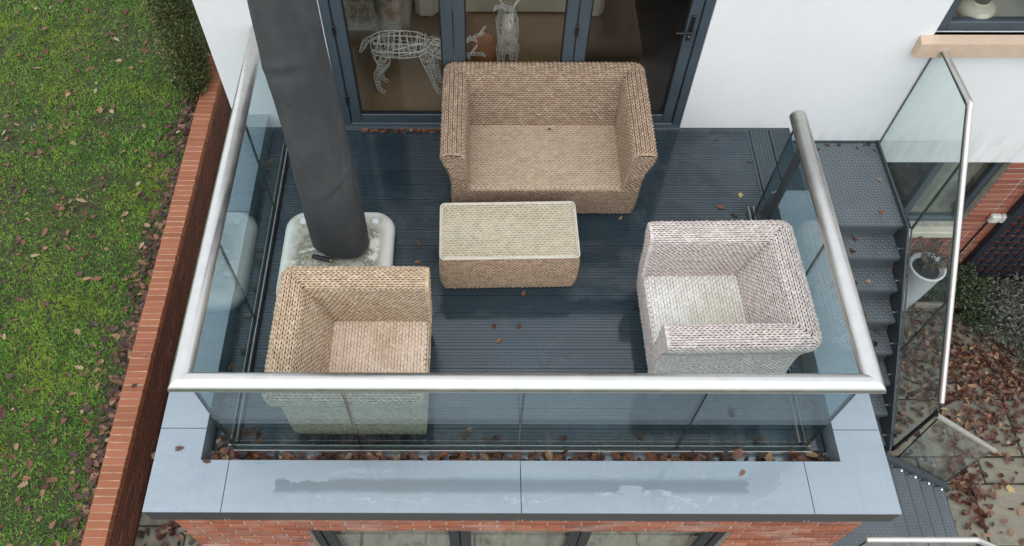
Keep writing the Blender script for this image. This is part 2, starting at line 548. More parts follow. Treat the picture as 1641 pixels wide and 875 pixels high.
mat_foliage('leaf_box', [(.028, .045, .012), (.06, .085, .02), (.11, .13, .035), (.19, .19, .06)])
mat_foliage('leaf_grey', [(.060, .070, .050), (.11, .122, .092), (.16, .172, .135), (.22, .225, .18)])
mat_foliage('leaf_green', [(.030, .050, .022), (.055, .080, .034), (.085, .11, .05)])
mat_foliage('leaf_dry', [(.10, .075, .05), (.16, .11, .07), (.09, .10, .06)])

# ------------------------------------------------------------------ object helpers
def tag(o, label=None, cat=None, group=None, kind=None):
    if label: o['label'] = label
    if cat: o['category'] = cat
    if group: o['group'] = group
    if kind: o['kind'] = kind
    return o

def empty(name, loc, rz=0.0, label=None, cat=None, group=None):
    o = bpy.data.objects.new(name, None)
    o.empty_display_size = .1
    o.location = loc
    o.rotation_euler = (0, 0, rz)
    COL.objects.link(o)
    return tag(o, label, cat, group)

def world_of(o):
    m = Matrix.LocRotScale(o.location, o.rotation_euler, None)
    return world_of(o.parent) @ m if o.parent else m

def link_mesh(name, me, parent=None, loc=None, rot=None, kind=None):
    o = bpy.data.objects.new(name, me)
    COL.objects.link(o)
    if parent: o.parent = parent
    if loc is not None: o.location = loc
    if rot is not None: o.rotation_euler = rot
    if kind: o['kind'] = kind
    return o

def np_mesh(name, V, F, mats, midx=None, smooth=False):
    """V (n,3); F int array (m,k) all faces the same size."""
    me = bpy.data.meshes.new(name)
    V = np.ascontiguousarray(V, dtype=np.float32).reshape(-1, 3)
    F = np.ascontiguousarray(F, dtype=np.int32)
    m, k = F.shape
    me.vertices.add(len(V))
    me.vertices.foreach_set('co', V.ravel())
    me.loops.add(m * k)
    me.loops.foreach_set('vertex_index', F.ravel())
    me.polygons.add(m)
    me.polygons.foreach_set('loop_start', np.arange(0, m * k, k, dtype=np.int32))
    for mt in (mats if isinstance(mats, (list, tuple)) else [mats]):
        me.materials.append(MAT[mt])
    if midx is not None:
        me.polygons.foreach_set('material_index', np.ascontiguousarray(midx, dtype=np.int32))
    me.update(calc_edges=True)
    me.polygons.foreach_set('use_smooth', np.full(m, bool(smooth)))
    me.validate()
    return me

class MB:
    """collects shapes in world coordinates and links them as one mesh"""
    def __init__(s):
        s.v, s.f, s.m, s.sm = [], [], [], []
    def add(s, vs, fs, mi=0, smooth=False):
        b = len(s.v)
        s.v.extend([tuple(q) for q in vs])
        for q in fs:
            s.f.append([b + i for i in q]); s.m.append(mi); s.sm.append(smooth)
        return s
    def box(s, lo, hi, bev=0.0, mi=0, mat=None):
        cx, cy, cz = [(a + b) / 2 for a, b in zip(lo, hi)]
        hx, hy, hz = [abs(b - a) / 2 for a, b in zip(lo, hi)]
        b = min(bev, hx * .45, hy * .45, hz * .45)
        if b <= 0:
            vs = [(sx * hx, sy * hy, sz * hz) for sx in (-1, 1) for sy in (-1, 1) for sz in (-1, 1)]
            fs = [(0, 1, 3, 2), (4, 6, 7, 5), (0, 4, 5, 1), (2, 3, 7, 6), (0, 2, 6, 4), (1, 5, 7, 3)]
        else:
            vs, ix = [], {}
            for sx in (-1, 1):
                for sy in (-1, 1):
                    for sz in (-1, 1):
                        ix[sx, sy, sz, 0] = len(vs); vs.append((sx * hx, sy * (hy - b), sz * (hz - b)))
                        ix[sx, sy, sz, 1] = len(vs); vs.append((sx * (hx - b), sy * hy, sz * (hz - b)))
                        ix[sx, sy, sz, 2] = len(vs); vs.append((sx * (hx - b), sy * (hy - b), sz * hz))
            fs = []
            q = [(-1, -1), (1, -1), (1, 1), (-1, 1)]
            for t in (-1, 1):
                fs.append([ix[t, a, c, 0] for a, c in q])
                fs.append([ix[a, t, c, 1] for a, c in q])
                fs.append([ix[a, c, t, 2] for a, c in q])
            for a in (-1, 1):
                for c in (-1, 1):
                    fs.append([ix[a, c, -1, 0], ix[a, c, 1, 0], ix[a, c, 1, 1], ix[a, c, -1, 1]])
                    fs.append([ix[a, -1, c, 0], ix[a, 1, c, 0], ix[a, 1, c, 2], ix[a, -1, c, 2]])
                    fs.append([ix[-1, a, c, 1], ix[1, a, c, 1], ix[1, a, c, 2], ix[-1, a, c, 2]])
                    for e in (-1, 1):
                        fs.append([ix[a, c, e, 0], ix[a, c, e, 1], ix[a, c, e, 2]])
            out = []
            for fc in fs:
                p = [Vector(vs[i]) for i in fc]
                n = (p[1] - p[0]).cross(p[2] - p[0])
                c0 = sum(p, Vector()) / len(p)
                out.append(fc if n.dot(c0) > 0 else fc[::-1])
            fs = out
        V = [Vector(q) for q in vs]
        if mat is not None: V = [mat @ q for q in V]
        V = [q + Vector((cx, cy, cz)) for q in V]
        return s.add(V, fs, mi)
    def loft(s, rings, mi=0, smooth=True, caps=True, closed=True):
        n = len(rings[0]); vs = [p for r in rings for p in r]; fs = []
        for i in range(len(rings) - 1):
            for j in range(n if closed else n - 1):
                k = (j + 1) % n
                fs.append((i * n + j, i * n + k, (i + 1) * n + k, (i + 1) * n + j))
        if caps and closed:
            # caps carry their own vertices so that they do not bend the shading of the sides
            v0 = sum((Vector(p) for p in rings[0]), Vector()) / n; v1 = sum((Vector(p) for p in rings[-1]), Vector()) / n
            ax = v1 - v0
            q = [Vector(p) for p in rings[0]]
            nn = sum(((q[j] - v0).cross(q[(j + 1) % n] - v0) for j in range(n)), Vector())
            fwd = nn.dot(Vector(sum((Vector(p) for p in rings[1]), Vector()) / n) - v0) > 0
            if not fwd: fs = [f[::-1] for f in fs]
            s.add(vs, fs, mi, smooth)
            s.add(rings[0], [tuple(range(n))[::-1] if fwd else tuple(range(n))], mi, False)
            s.add(rings[-1], [tuple(range(n)) if fwd else tuple(range(n))[::-1]], mi, False)
            return s
        return s.add(vs, fs, mi, smooth)
    def tube(s, pts, r, n=8, mi=0, smooth=True, caps=True):
        P = [Vector(p) for p in pts]
        rad = r if isinstance(r, (list, tuple)) else [r] * len(P)
        rings = []; nprev = None
        for i, p in enumerate(P):
            t = (P[min(i + 1, len(P) - 1)] - P[max(i - 1, 0)]).normalized()
            if nprev is None:
                a = Vector((0, 0, 1)) if abs(t.z) < .9 else Vector((1, 0, 0))
                nn = t.cross(a).normalized()
            else:
                nn = (nprev - t * nprev.dot(t)).normalized()
            nprev = nn; bb = t.cross(nn)
            rings.append([p + (nn * math.cos(2 * math.pi * k / n) + bb * math.sin(2 * math.pi * k / n)) * rad[i] for k in range(n)])
        return s.loft(rings, mi, smooth, caps)
    def lathe(s, prof, c, n=24, mi=0, smooth=True, caps=True):
        rings = [[(c[0] + r * math.cos(2 * math.pi * k / n), c[1] + r * math.sin(2 * math.pi * k / n), c[2] + z) for k in range(n)] for r, z in prof]
        return s.loft(rings, mi, smooth, caps)
    def prism(s, poly, z0, z1, mi=0, fn=None):
        """poly in 2-D, extruded; fn maps (a,b,h) to world"""
        fn = fn or (lambda a, b, h: (a, b, h))
        n = len(poly)
        vs = [fn(a, b, z0) for a, b in poly] + [fn(a, b, z1) for a, b in poly]
        fs = [(i, (i + 1) % n, n + (i + 1) % n, n + i) for i in range(n)] + [tuple(range(n))[::-1], tuple(range(n, 2 * n))]
        return s.add(vs, fs, mi)
    def build(s, name, mats, parent=None, kind=None, at=None):
        me = bpy.data.meshes.new(name)
        V = s.v
        if parent is not None:
            inv = world_of(parent).inverted()
            V = [inv @ Vector(q) for q in V]
        elif at is not None:
            V = [Vector(q) - Vector(at) for q in V]
        me.from_pydata([tuple(q) for q in V], [], s.f)
        for mt in (mats if isinstance(mats, (list, tuple)) else [mats]):
            me.materials.append(MAT[mt])
        me.polygons.foreach_set('material_index', s.m)
        me.polygons.foreach_set('use_smooth', s.sm)
        me.update()
        bm = bmesh.new(); bm.from_mesh(me)
        if all(len(e.link_faces) == 2 for e in bm.edges):     # closed shapes: make every face look outwards
            bmesh.ops.recalc_face_normals(bm, faces=bm.faces); bm.to_mesh(me)
        bm.free()
        o = link_mesh(name, me, parent, kind=kind)
        if parent is None and at is not None: o.location = at
        return o

def structure(o):
    o['kind'] = 'structure'
    return o

def grid_wall(xs, zs, solid, fn, mi=0):
    """a wall of thickness 0..1 (third coordinate) with openings; solid(i,j) tells which cells are filled"""
    vs, fs, ix = [], [], {}
    def v(i, j, k):
        if (i, j, k) not in ix:
            ix[i, j, k] = len(vs); vs.append(fn(xs[i], zs[j], k))
        return ix[i, j, k]
    nx, nz = len(xs) - 1, len(zs) - 1
    S = lambda i, j: 0 <= i < nx and 0 <= j < nz and solid(i, j)
    for i in range(nx):
        for j in range(nz):
            if not S(i, j): continue
            fs.append((v(i, j, 0), v(i + 1, j, 0), v(i + 1, j + 1, 0), v(i, j + 1, 0)))
            fs.append((v(i, j, 1), v(i, j + 1, 1), v(i + 1, j + 1, 1), v(i + 1, j, 1)))
            if not S(i - 1, j): fs.append((v(i, j, 0), v(i, j + 1, 0), v(i, j + 1, 1), v(i, j, 1)))
            if not S(i + 1, j): fs.append((v(i + 1, j, 0), v(i + 1, j, 1), v(i + 1, j + 1, 1), v(i + 1, j + 1, 0)))
            if not S(i, j - 1): fs.append((v(i, j, 0), v(i, j, 1), v(i + 1, j, 1), v(i + 1, j, 0)))
            if not S(i, j + 1): fs.append((v(i, j + 1, 0), v(i + 1, j + 1, 0), v(i + 1, j + 1, 1), v(i, j + 1, 1)))
    m = MB(); m.add(vs, fs, mi)
    return m

# ------------------------------------------------------------------ levels
PATIO, LAWN, PASS = -2.63, -2.62, -3.17
WALL_TOP = -2.56

# ------------------------------------------------------------------ ground
m = MB(); m.add([(-300, -300, -3.36), (300, -300, -3.36), (300, 300, -3.36), (-300, 300, -3.36)], [(0, 1, 2, 3)])
structure(m.build('ground', 'far_grass'))
m = MB()
nx_, ny_ = 60, 90
vs, fs = [], []
for i in range(nx_ + 1):
    for j in range(ny_ + 1):
        x = -13 + 9.1 * i / nx_; y = -7 + 15 * j / ny_
        vs.append((x, y, LAWN - .035 + .012 * math.sin(x * 2.1 + y * 1.3) + .01 * math.sin(x * 5 - y * 3.7)))
for i in range(nx_):
    for j in range(ny_):
        a = i * (ny_ + 1) + j
        fs.append((a, a + ny_ + 1, a + ny_ + 2, a + 1))
m.add(vs, fs, 0, True)
structure(m.build('lawn', 'soil'))

def lawn_z(x, y):
    return LAWN - .035 + .012 * np.sin(x * 2.1 + y * 1.3) + .01 * np.sin(x * 5 - y * 3.7)

# grass blades: clumped tufts of bent blades, one object of kind stuff
def make_grass():
    n = 330000
    x = -3.93 - rng.random(n) ** 1.25 * 6.2
    y = -4.6 + rng.random(n) * 10.6
    # clumps
    ca = x * .8 + y * .6; cb_ = -x * .6 + y * .8
    wob = .03 * np.sin(ca * 31 + 2 * np.sin(cb_ * 23)); g_ = .07
    ga = np.round((ca + wob) / g_) * g_; gb_ = np.round((cb_ - wob) / g_) * g_
    cx = ga * .8 - gb_ * .6; cy = ga * .6 + gb_ * .8
    pull = rng.random(n) * .62
    x = x + (cx - x) * pull; y = y + (cy - y) * pull
    edge = np.clip((-3.93 - x) / .42, 0, 1)
    bare = np.sin(x * 3.1 + 2 * np.sin(y * 1.7)) * np.sin(y * 2.7 + 1.5 * np.sin(x * 2.3)) + .6 * np.sin(x * 9.1 + y * 5.3) * np.sin(y * 8.3 - x * 4.1)
    edge = edge * np.clip(1.0 - .75 * np.clip(bare, 0, 1.3), .10, 1)
    keep = (rng.random(n) < (.22 + .78 * edge)) & (x < -3.935)
    x, y, edge = x[keep], y[keep], edge[keep]; n = len(x)
    z = lawn_z(x, y)
    hgt = (.016 + .030 * rng.random(n)) * (.65 + .5 * np.sin(x * 1.7 + 1) * np.sin(y * 1.9) * .5 + .3 * rng.random(n))
    a = rng.random(n) * 2 * np.pi
    ln = hgt * (.5 + 1.3 * rng.random(n))
    dx, dy = np.cos(a), np.sin(a)
    wd = .0018 + .0024 * rng.random(n)
    wx, wy = -dy * wd, dx * wd
    V = np.zeros((n, 5, 3))
    V[:, 0] = np.stack([x - wx, y - wy, z], 1)
    V[:, 1] = np.stack([x + wx, y + wy, z], 1)
    mx, my, mz = x + dx * ln * .4, y + dy * ln * .4, z + hgt * .75
    V[:, 2] = np.stack([mx + wx * .8, my + wy * .8, mz], 1)
    V[:, 3] = np.stack([mx - wx * .8, my - wy * .8, mz], 1)
    V[:, 4] = np.stack([x + dx * ln, y + dy * ln, z + hgt], 1)
    base = (np.arange(n) * 5)[:, None]
    tris = np.concatenate([base + np.array([[0, 1, 2]]), base + np.array([[0, 2, 3]]), base + np.array([[3, 2, 4]])], 0)
    o = link_mesh('grass', np_mesh('grass', V, tris, 'grass'), kind='stuff')
    tag(o, 'short green grass of the lawn beyond the low brick wall', 'grass')
make_grass()

# patio: joint bed + individual flagstones
m = MB(); m.box((2.2, -9, -3.1), (11, .02, PATIO - .035)); m.box((-2.28, -9, -3.1), (2.2, -3.2, PATIO - .0355))
patio = structure(m.build('patio', 'patio_joint'))
def flag(x0, x1, y0, y1):
    g = .009
    b = MB()
    h = PATIO + random.uniform(-.004, .004)
    b.box((x0 + g, y0 + g, PATIO - .05), (x1 - g, y1 - g, h), .007)
    b.v = [(vx + random.uniform(-.005, .005), vy + random.uniform(-.005, .005), vz + random.uniform(-.002, .002)) for vx, vy, vz in b.v]
    b.build('flagstone', 'flag', patio)
ys = [-6.6, -6.0, -5.4, -4.8, -4.2, -3.6, -3.16, -2.76, -2.175, -1.905, -1.30, -.87, -.27, 0.0]
cuts = {(-2.76, -2.175): [3.0, 3.62, 4.455, 5.30, 6.1, 7.0], (-2.175, -1.905): [3.0, 3.45, 4.01, 4.606, 5.2, 5.9, 6.6, 7.2], (-1.905, -1.30): [3.0, 3.55, 4.4, 5.06, 5.95, 6.6, 7.4],
        (-1.30, -.87): [3.1, 3.75, 4.66, 5.27, 5.9, 6.8, 7.4]}
for y0, y1 in zip(ys[:-1], ys[1:]):
    c = cuts.get((y0, y1))
    if c is None:
        c = []; x = (2.34 if y0 > -3.2 else -2.3) + random.uniform(0, .2)
        if y0 <= -3.2: x = -2.26
        c.append(x)
        while x < 7.2:
            x += random.choice([.45, .6, .6, .9]); c.append(x)
    for a, b in zip(c[:-1], c[1:]):
        flag(a, b, y0, y1)

# passage floor between garden wall and extension
m = MB(); m.box((-3.70, -9, -3.3), (-2.285, 9, PASS - .03))
pas = structure(m.build('passage_floor', 'patio_joint'))
y = -6.0
while y < 7.5:
    d = random.choice([.5, .6, .75])
    for a, b in ((-3.695, -3.2), (-3.2, -2.72), (-2.72, -2.305)):
        q = MB(); q.box((a + .008, y + .008, PASS - .05), (b - .008, y + d - .008, PASS + random.uniform(-.006, .006)), .008)
        q.build('paving_slab', 'passage_stone', pas)
    y += d

# ------------------------------------------------------------------ garden wall (thing > coping_brick, brick)
gw = empty('garden_wall', (-3.812, 0, PASS), label='low red brick retaining wall with brick on edge coping beside the lawn', cat='wall')
m = MB(); m.box((-3.905, -5.2, -3.3), (-3.722, 6.2, WALL_TOP - .09)); m.build('wall_core', 'mortar_dark', gw)
m = MB(); m.box((-3.916, -5.2, WALL_TOP - .09), (-3.708, 6.2, WALL_TOP - .004)); m.build('bedding', 'mortar_pale', gw)
def brick_mesh(name, sx, sy, sz, mat, bev=.005, n=4, jit=.0022):
    out = []
    for k in range(n):
        b = MB(); b.box((-sx / 2, -sy / 2, -sz / 2), (sx / 2, sy / 2, sz / 2), bev)
        b.v = [tuple(q + random.uniform(-jit, jit) for q in p) for p in b.v]
        me = bpy.data.meshes.new(name); me.from_pydata(b.v, [], b.f); me.materials.append(MAT[mat]); me.update()
        out.append(me)
    return out
cop = brick_mesh('coping_brick', .216, .0675, .10, 'brick_orange', .003, 6, .0016)
inv = world_of(gw).inverted()
y = -4.6; k = 0
while y < 5.2:
    yy = y + random.uniform(-.0015, .0015)
    o = link_mesh('coping_brick', random.choice(cop), gw, inv @ Vector((-3.812 + random.uniform(-.003, .003), yy, WALL_TOP - .05 + random.uniform(-.002, .002))), (random.uniform(-.008, .008), random.uniform(-.01, .01), random.uniform(-.008, .008)))
    y += .0765; k += 1
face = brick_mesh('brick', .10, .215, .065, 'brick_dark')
rest = MB()
for c in range(8):
    z = WALL_TOP - .10 - .0375 - c * .075 - .004
    y = -4.6 + (.1125 if c % 2 else 0)
    while y < 5.2:
        if c < 7 and -3.4 < y < 4.2:
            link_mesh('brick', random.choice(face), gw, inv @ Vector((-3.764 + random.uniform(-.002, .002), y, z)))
        else:
            rest.box((-3.81, y - .1075, z - .0325), (-3.715, y + .1075, z + .0325))
        y += .225
rest.build('hidden_bricks', 'brick_wall_joined', gw, kind='stuff')

# ------------------------------------------------------------------ house
house = empty('house', (0, 0, 0), label='white rendered house with grey bifold doors above the red brick ground floor', cat='house')
HX0, HX1 = -2.30, 9.0
xs = [HX0, -1.413, 1.413, 3.083, 4.75, HX1]
zs = [-.447, .004, 1.0, 2.0, 2.16, 2.72]
def sol(i, j):
    if i == 1 and 1 <= j <= 3: return False
    if i == 3 and j == 2: return False
    return True
grid_wall(xs, zs, sol, lambda a, b, k: (a, k * .28, b)).build('front_wall', 'render', house)
m = MB(); m.box((HX0 + .002, .282, -3.3), (HX0 + .28, 9, 2.72)); m.build('side_wall', 'render', house)
m = MB(); m.prism([(-.22, 2.70), (-.22, 2.82), (4.6, 4.9), (9.4, 2.82), (9.4, 2.70), (4.6, 4.78)], HX0 - .15, HX1, fn=lambda a, b, h: (h, a, b)); m.build('roof', 'slate_dark', house)  # unseen roof; eaves set low so the front deck reflects sky
# lower storey: brick on the right, with window opening
xs = [2.32, 3.20, 4.44, HX1]
zs = [-3.1, -1.42, -.449]
grid_wall(xs, zs, lambda i, j: not (i == 1 and j == 1), lambda a, b, k: (a, -.001 + k * .27, b)).build('ground_floor_wall', 'mortar', house)
full = brick_mesh('brick', .215, .05, .065, 'brick_right')
half = brick_mesh('brick', .1025, .05, .065, 'brick_right')
invh = world_of(house).inverted()
cnt = 0
restb = MB()
for c in range(29):
    z = -.449 - .0375 - c * .075 - .002
    below = z < -1.50
    x = 4.442 if not below else 2.34
    k = c % 2
    while x < 7.4:
        wdt = .215 if (k + c) % 2 == 0 or random.random() < .45 else .1025
        k += 1
        if below and x + wdt > 3.1 and x < 3.1: pass
        xc = x + wdt / 2
        if 3.3 < xc < 6.6 and cnt < 296 and (xc > 4.3 or z > -1.9):
            link_mesh('brick', random.choice(full if wdt > .2 else half), house, (xc, .017 + random.uniform(-.002, .002), z)); cnt += 1
        else:
            restb.box((x, -.006, z - .0325), (x + wdt, .04, z + .0325))
        x += wdt + .010
restb.build('far_bricks', 'brick_house_far', house, kind='stuff')

# ground floor right window
wf = MB()
def frame(mb, x0, x1, z0, z1, y0, y1, wd, bev=.006):
    mb.box((x0, y0, z0), (x0 + wd, y1, z1), bev); mb.box((x1 - wd, y0, z0), (x1, y1, z1), bev)
    mb.box((x0 + wd, y0 + .001, z0), (x1 - wd, y1 - .001, z0 + wd), bev); mb.box((x0 + wd, y0 + .001, z1 - wd), (x1 - wd, y1 - .001, z1), bev)
frame(wf, 3.2, 4.438, -1.42, -.45, .06, .13, .07)
wf.box((3.84, .062, -1.35), (3.915, .128, -.52), .006)
low_win = wf.build('window', 'slate_frame', house)
g = MB(); g.box((3.27, .09, -1.35), (3.84, .105, -.52)); g.build('pane', 'window_glass', low_win)
g = MB(); g.box((3.915, .09, -1.35), (4.368, .105, -.52)); g.build('pane', 'window_glass', low_win)
m = MB(); m.box((3.12, -.075, -1.515), (4.44, .065, -1.422), .01); m.build('window_sill', 'cream_stone', house)
# room behind, with a curtain
m = MB(); m.box((2.4, .29, -2.6), (5.5, .30, -1.43)); m.box((2.4, .30, -2.64), (5.5, 3.2, -2.60)); m.box((2.4, 3.2, -2.6), (5.5, 3.25, -.3)); m.box((5.5, .3, -2.6), (5.55, 3.2, -.3)); m.box((2.35, .3, -2.6), (2.4, 3.2, -.3)); m.box((2.4, .3, -.36), (5.5, 3.2, -.31))
m.build('lower_room', 'dark_room', house, kind='stuff')
def curtain(x0, x1, y, z0, z1, fold=.03, pitch=.11):
    n = int((x1 - x0) / .014); m = MB(); r0, r1 = [], []
    for i in range(n + 1):
        x = x0 + (x1 - x0) * i / n
        yy = y + fold * math.sin(2 * math.pi * x / pitch + .8 * math.sin(x * 5)) + .012 * math.sin(x * 61)
        r0.append((x, yy, z0)); r1.append((x + .01 * math.sin(x * 9), yy * 1.0, z1))
    r2 = [(a, b + .006, c) for a, b, c in r1]; r3 = [(a, b + .006, c) for a, b, c in r0]
    m.loft([r0, r1, r2, r3], smooth=True, closed=False, caps=False)
    return m
curtain(3.95, 4.5, .23, -1.45, -.47).build('curtain', 'curtain', house)

# upper right window (with the sill stone)
wf = MB()
frame(wf, 3.085, 4.748, 1.002, 1.998, .035, .105, .085)
wf.box((3.87, .037, 1.087), (3.955, .103, 1.913), .006)
up_win = wf.build('window', 'slate_frame', house)
g = MB(); g.box((3.17, .065, 1.087), (3.87, .08, 1.913)); g.build('pane', 'window_glass', up_win)
g = MB(); g.box((3.955, .065, 1.087), (4.663, .08, 1.913)); g.build('pane', 'window_glass', up_win)
m = MB()
m.prism([(-.075, .845), (.03, .845), (.03, 1.0), (-.002, 1.0), (-.075, .975)], 2.985, 4.9, fn=lambda a, b, h: (h, a, b))
m.build('window_sill', 'sill_stone', house)
m = MB(); m.box((2.9, .285, .80), (5.2, 2.6, .97)); m.box((2.9, 2.6, .8), (5.2, 2.65, 2.6)); m.box((2.85, .285, .8), (2.9, 2.6, 2.6)); m.box((5.2, .285, .8), (5.25, 2.6, 2.6)); m.box((2.9, .285, 2.6), (5.2, 2.6, 2.65))
m.build('upper_room', 'interior_paint', house, kind='stuff')
m = MB(); m.box((3.10, .106, .97), (4.74, .284, 1.001), .003); m.build('window_board', 'interior_paint', house)

# bifold doors
def P(m, name, mat, par, kind=None): return m.build(name, mat, par, kind)
fr_ = MB()
fr_.box((-1.412, .012, .0), (-1.345, .085, 2.158), .006); fr_.box((1.345, .012, .0), (1.412, .085, 2.158), .006)
fr_.box((-1.345, .013, 2.09), (1.345, .084, 2.158), .006); fr_.box((-1.345, .005, .0), (1.345, .1, .035), .006)
P(fr_, 'door_frame', 'slate_frame', house)
m = MB(); m.box((-1.412, -.030, .001), (1.412, .012, .018), .004); P(m, 'threshold', 'slate_frame', house)
edges = [-1.341, -.462, .452, 1.341]
for k in range(3):
    x0, x1 = edges[k] + .003, edges[k + 1] - .003
    lf = MB()
    wd = .085
    frame(lf, x0, x1, .038, 2.086, .022, .075, wd)
    d = P(lf, 'door_leaf', 'slate_frame', house)
    gk = MB()
    a0, a1, b0, b1 = x0 + wd, x1 - wd, .038 + wd, 2.086 - wd
    gk.box((a0, .030, b0), (a0 + .010, .06, b1)); gk.box((a1 - .010, .030, b0), (a1, .06, b1)); gk.box((a0 + .01, .031, b0), (a1 - .01, .059, b0 + .010))
    P(gk, 'gasket', 'rubber', d)
    g = MB(); g.box((a0 + .002, .040, b0 + .002), (a1 - .002, .056, b1)); P(g, 'pane', 'door_glass', d)
    if k == 2:
        h = MB(); h.box((1.272, .008, .93), (1.302, .024, 1.16), .007)
        h.tube([(1.287, .01, 1.05), (1.287, -.035, 1.05), (1.275, -.043, 1.05), (1.17, -.045, 1.048)], .010, 8)
        P(h, 'handle', 'black_plastic', d)
        h = MB(); h.tube([(1.287, .012, .97), (1.287, .004, .97)], .009, 10); P(h, 'keyhole', 'bolt_steel', d)
    hx = {0: x0 - .004, 1: x1 + .003, 2: None}[k]
    if hx is not None:
        for hz in (.30, 1.02, 1.85):
            h = MB(); h.box((hx - .012, .004, hz - .05), (hx + .012, .024, hz + .05), .005); P(h, 'hinge', 'black_plastic', d)
# living room behind the doors
m = MB(); m.box((-2.0, .088, -.05), (2.4, 4.6, .007)); structure(m.build('carpet', 'carpet'))
m = MB(); m.box((.56, .0885, .0072), (2.4, 4.6, .0110)); structure(m.build('dark_floor', 'floor_brown'))  # dark brown sheet added over the carpet behind the right pane
m = MB()
m.box((-2.02, 4.6, -.05), (2.45, 4.7, 2.5)); m.box((-2.06, .282, -.05), (-2.02, 4.6, 2.5)); m.box((2.4, .282, -.05), (2.45, 4.6, 2.5)); m.box((-2.02, .282, 2.5), (2.45, 4.7, 2.55))
m.build('room_wall', 'interior_paint', house, kind='stuff')

def rounded_box(m, lo, hi, r, mi=0):
    m.box(lo, hi, r, mi)
    return m
def indoor_sofa(name, x0, x1, y0, y1, mat, label, cushions=2):
    s = empty(name, ((x0 + x1) / 2, (y0 + y1) / 2, 0), label=label, cat='sofa')
    a = .2
    m = MB(); m.box((x0 + .03, y0 + .06, .06), (x1 - .03, y1, .30), .03); m.build('sofa_base', mat, s)
    for q in (x0, x1 - a):
        m = MB(); m.box((q, y0, .05), (q + a, y1, .60), .06); m.build('armrest', mat, s)
    m = MB(); m.box((x0 + .02, y1 - .22, .2), (x1 - .02, y1 + .02, .85), .08); m.build('backrest', mat, s)
    w_ = (x1 - x0 - 2 * a) / cushions
    for k in range(cushions):
        m = MB(); m.box((x0 + a + k * w_ + .008, y0 - .03, .29), (x0 + a + (k + 1) * w_ - .008, y1 - .2, .46), .05); m.build('seat_cushion', mat, s)
        m = MB(); m.box((x0 + a + k * w_ + .02, y1 - .42, .45), (x0 + a + (k + 1) * w_ - .02, y1 - .2, .84), .07); m.build('back_cushion', mat, s)
    for q in (x0 + .08, x1 - .08):
        m = MB(); m.box((q - .03, y0 + .08, 0), (q + .03, y0 + .14, .06)); m.build('foot', 'brown_bark', s)
indoor_sofa('indoor_sofa', -.86, .86, 1.28, 2.2, 'cream_fabric', 'cream sofa indoors behind the wire deer seen through the glass door')
indoor_sofa('indoor_sofa', -1.98, -.98, 1.02, 1.9, 'floral', 'floral patterned sofa indoors at the far left behind glass', 1)

# ------------------------------------------------------------------ balcony (flat roof extension)
CT = .150          # coping top
BAL = empty('balcony', (0, -1.6, 0), label='flat roofed brick extension carrying the grey decked balcony', cat='balcony')
# roof slab body under everything
m = MB(); m.box((-2.02, -2.96, -.30), (2.02, -.002, -.075)); m.box((2.02, -.76, -.30), (2.30, -.002, -.075)); m.build('roof_slab', 'slate_dark', BAL)
# deck boards: grooved profile, running along x
def board(y0, wd, x0, x1):
    g = 6; prof = []
    pitch = (wd - .012) / g
    prof.append((y0 + .0012, -.04)); prof.append((y0 + .0012, -.002)); prof.append((y0 + .0022, 0))
    for k in range(g):
        a = y0 + .006 + k * pitch
        if 0 < k:
            prof += [(a - .0028, 0), (a - .0024, -.0032), (a + .0024, -.0032), (a + .0028, 0)]
    prof += [(y0 + wd - .0022, 0), (y0 + wd - .0012, -.002), (y0 + wd - .0012, -.04)]
    m = MB(); n = len(prof)
    vs = [(x0, a, b) for a, b in prof] + [(x1, a, b) for a, b in prof]
    fs = [(i, i + 1, n + i + 1, n + i) for i in range(n - 1)]
    fs = [f[::-1] for f in fs]
    fs += [(0, n, 2 * n - 1, n - 1)]
    m.add(vs, fs)
    o = m.build('deck_board', 'deck', BAL)
    o.location.z += random.uniform(-.0008, .0008)
wd = .1468
for k in range(19):
    y1_ = -.032 - k * wd
    board(y1_ - wd, wd, -1.99, 1.955 if y1_ - wd / 2 > -.80 else 1.99)
# boards at the stair opening, running away from the house
def board_y(x0, wd, y0, y1):
    g = 6; prof = []; pitch = (wd - .012) / g
    prof += [(x0 + .003, -.04), (x0 + .003, -.004), (x0 + .006, 0)]
    for k in range(1, g):
        a = x0 + .006 + k * pitch
        prof += [(a - .0028, 0), (a - .0024, -.0032), (a + .0024, -.0032), (a + .0028, 0)]
    prof += [(x0 + wd - .006, 0), (x0 + wd - .003, -.004), (x0 + wd - .003, -.04)]
    m = MB(); n = len(prof)
    vs = [(a, y0, b) for a, b in prof] + [(a, y1, b) for a, b in prof]
    fs = [(i, i + 1, n + i + 1, n + i) for i in range(n - 1)] + [(0, n, 2 * n - 1, n - 1)]
    m.add(vs, fs)
    m.build('deck_board', 'deck', BAL)
for k in range(2):
    board_y(1.985 + k * .166, .166, -.775, -.030)
m = MB(); m.box((1.957, -.80, -.04), (1.984, -.030, -.0015), .003); m.build('edge_trim', 'deck', BAL)
m = MB(); m.box((-1.99, -.029, -.04), (2.315, -.0005, -.003), .003); m.build('edge_trim', 'deck', BAL)
m = MB(); m.box((2.317, -.775, -.16), (2.332, -.0005, -.002), .002); m.build('edge_trim', 'slate_frame', BAL)
# gutter lining
m = MB(); m.box((-2.02, -2.95, -.072), (2.02, -2.822, -.030)); m.build('gutter_lining', 'coping', BAL)
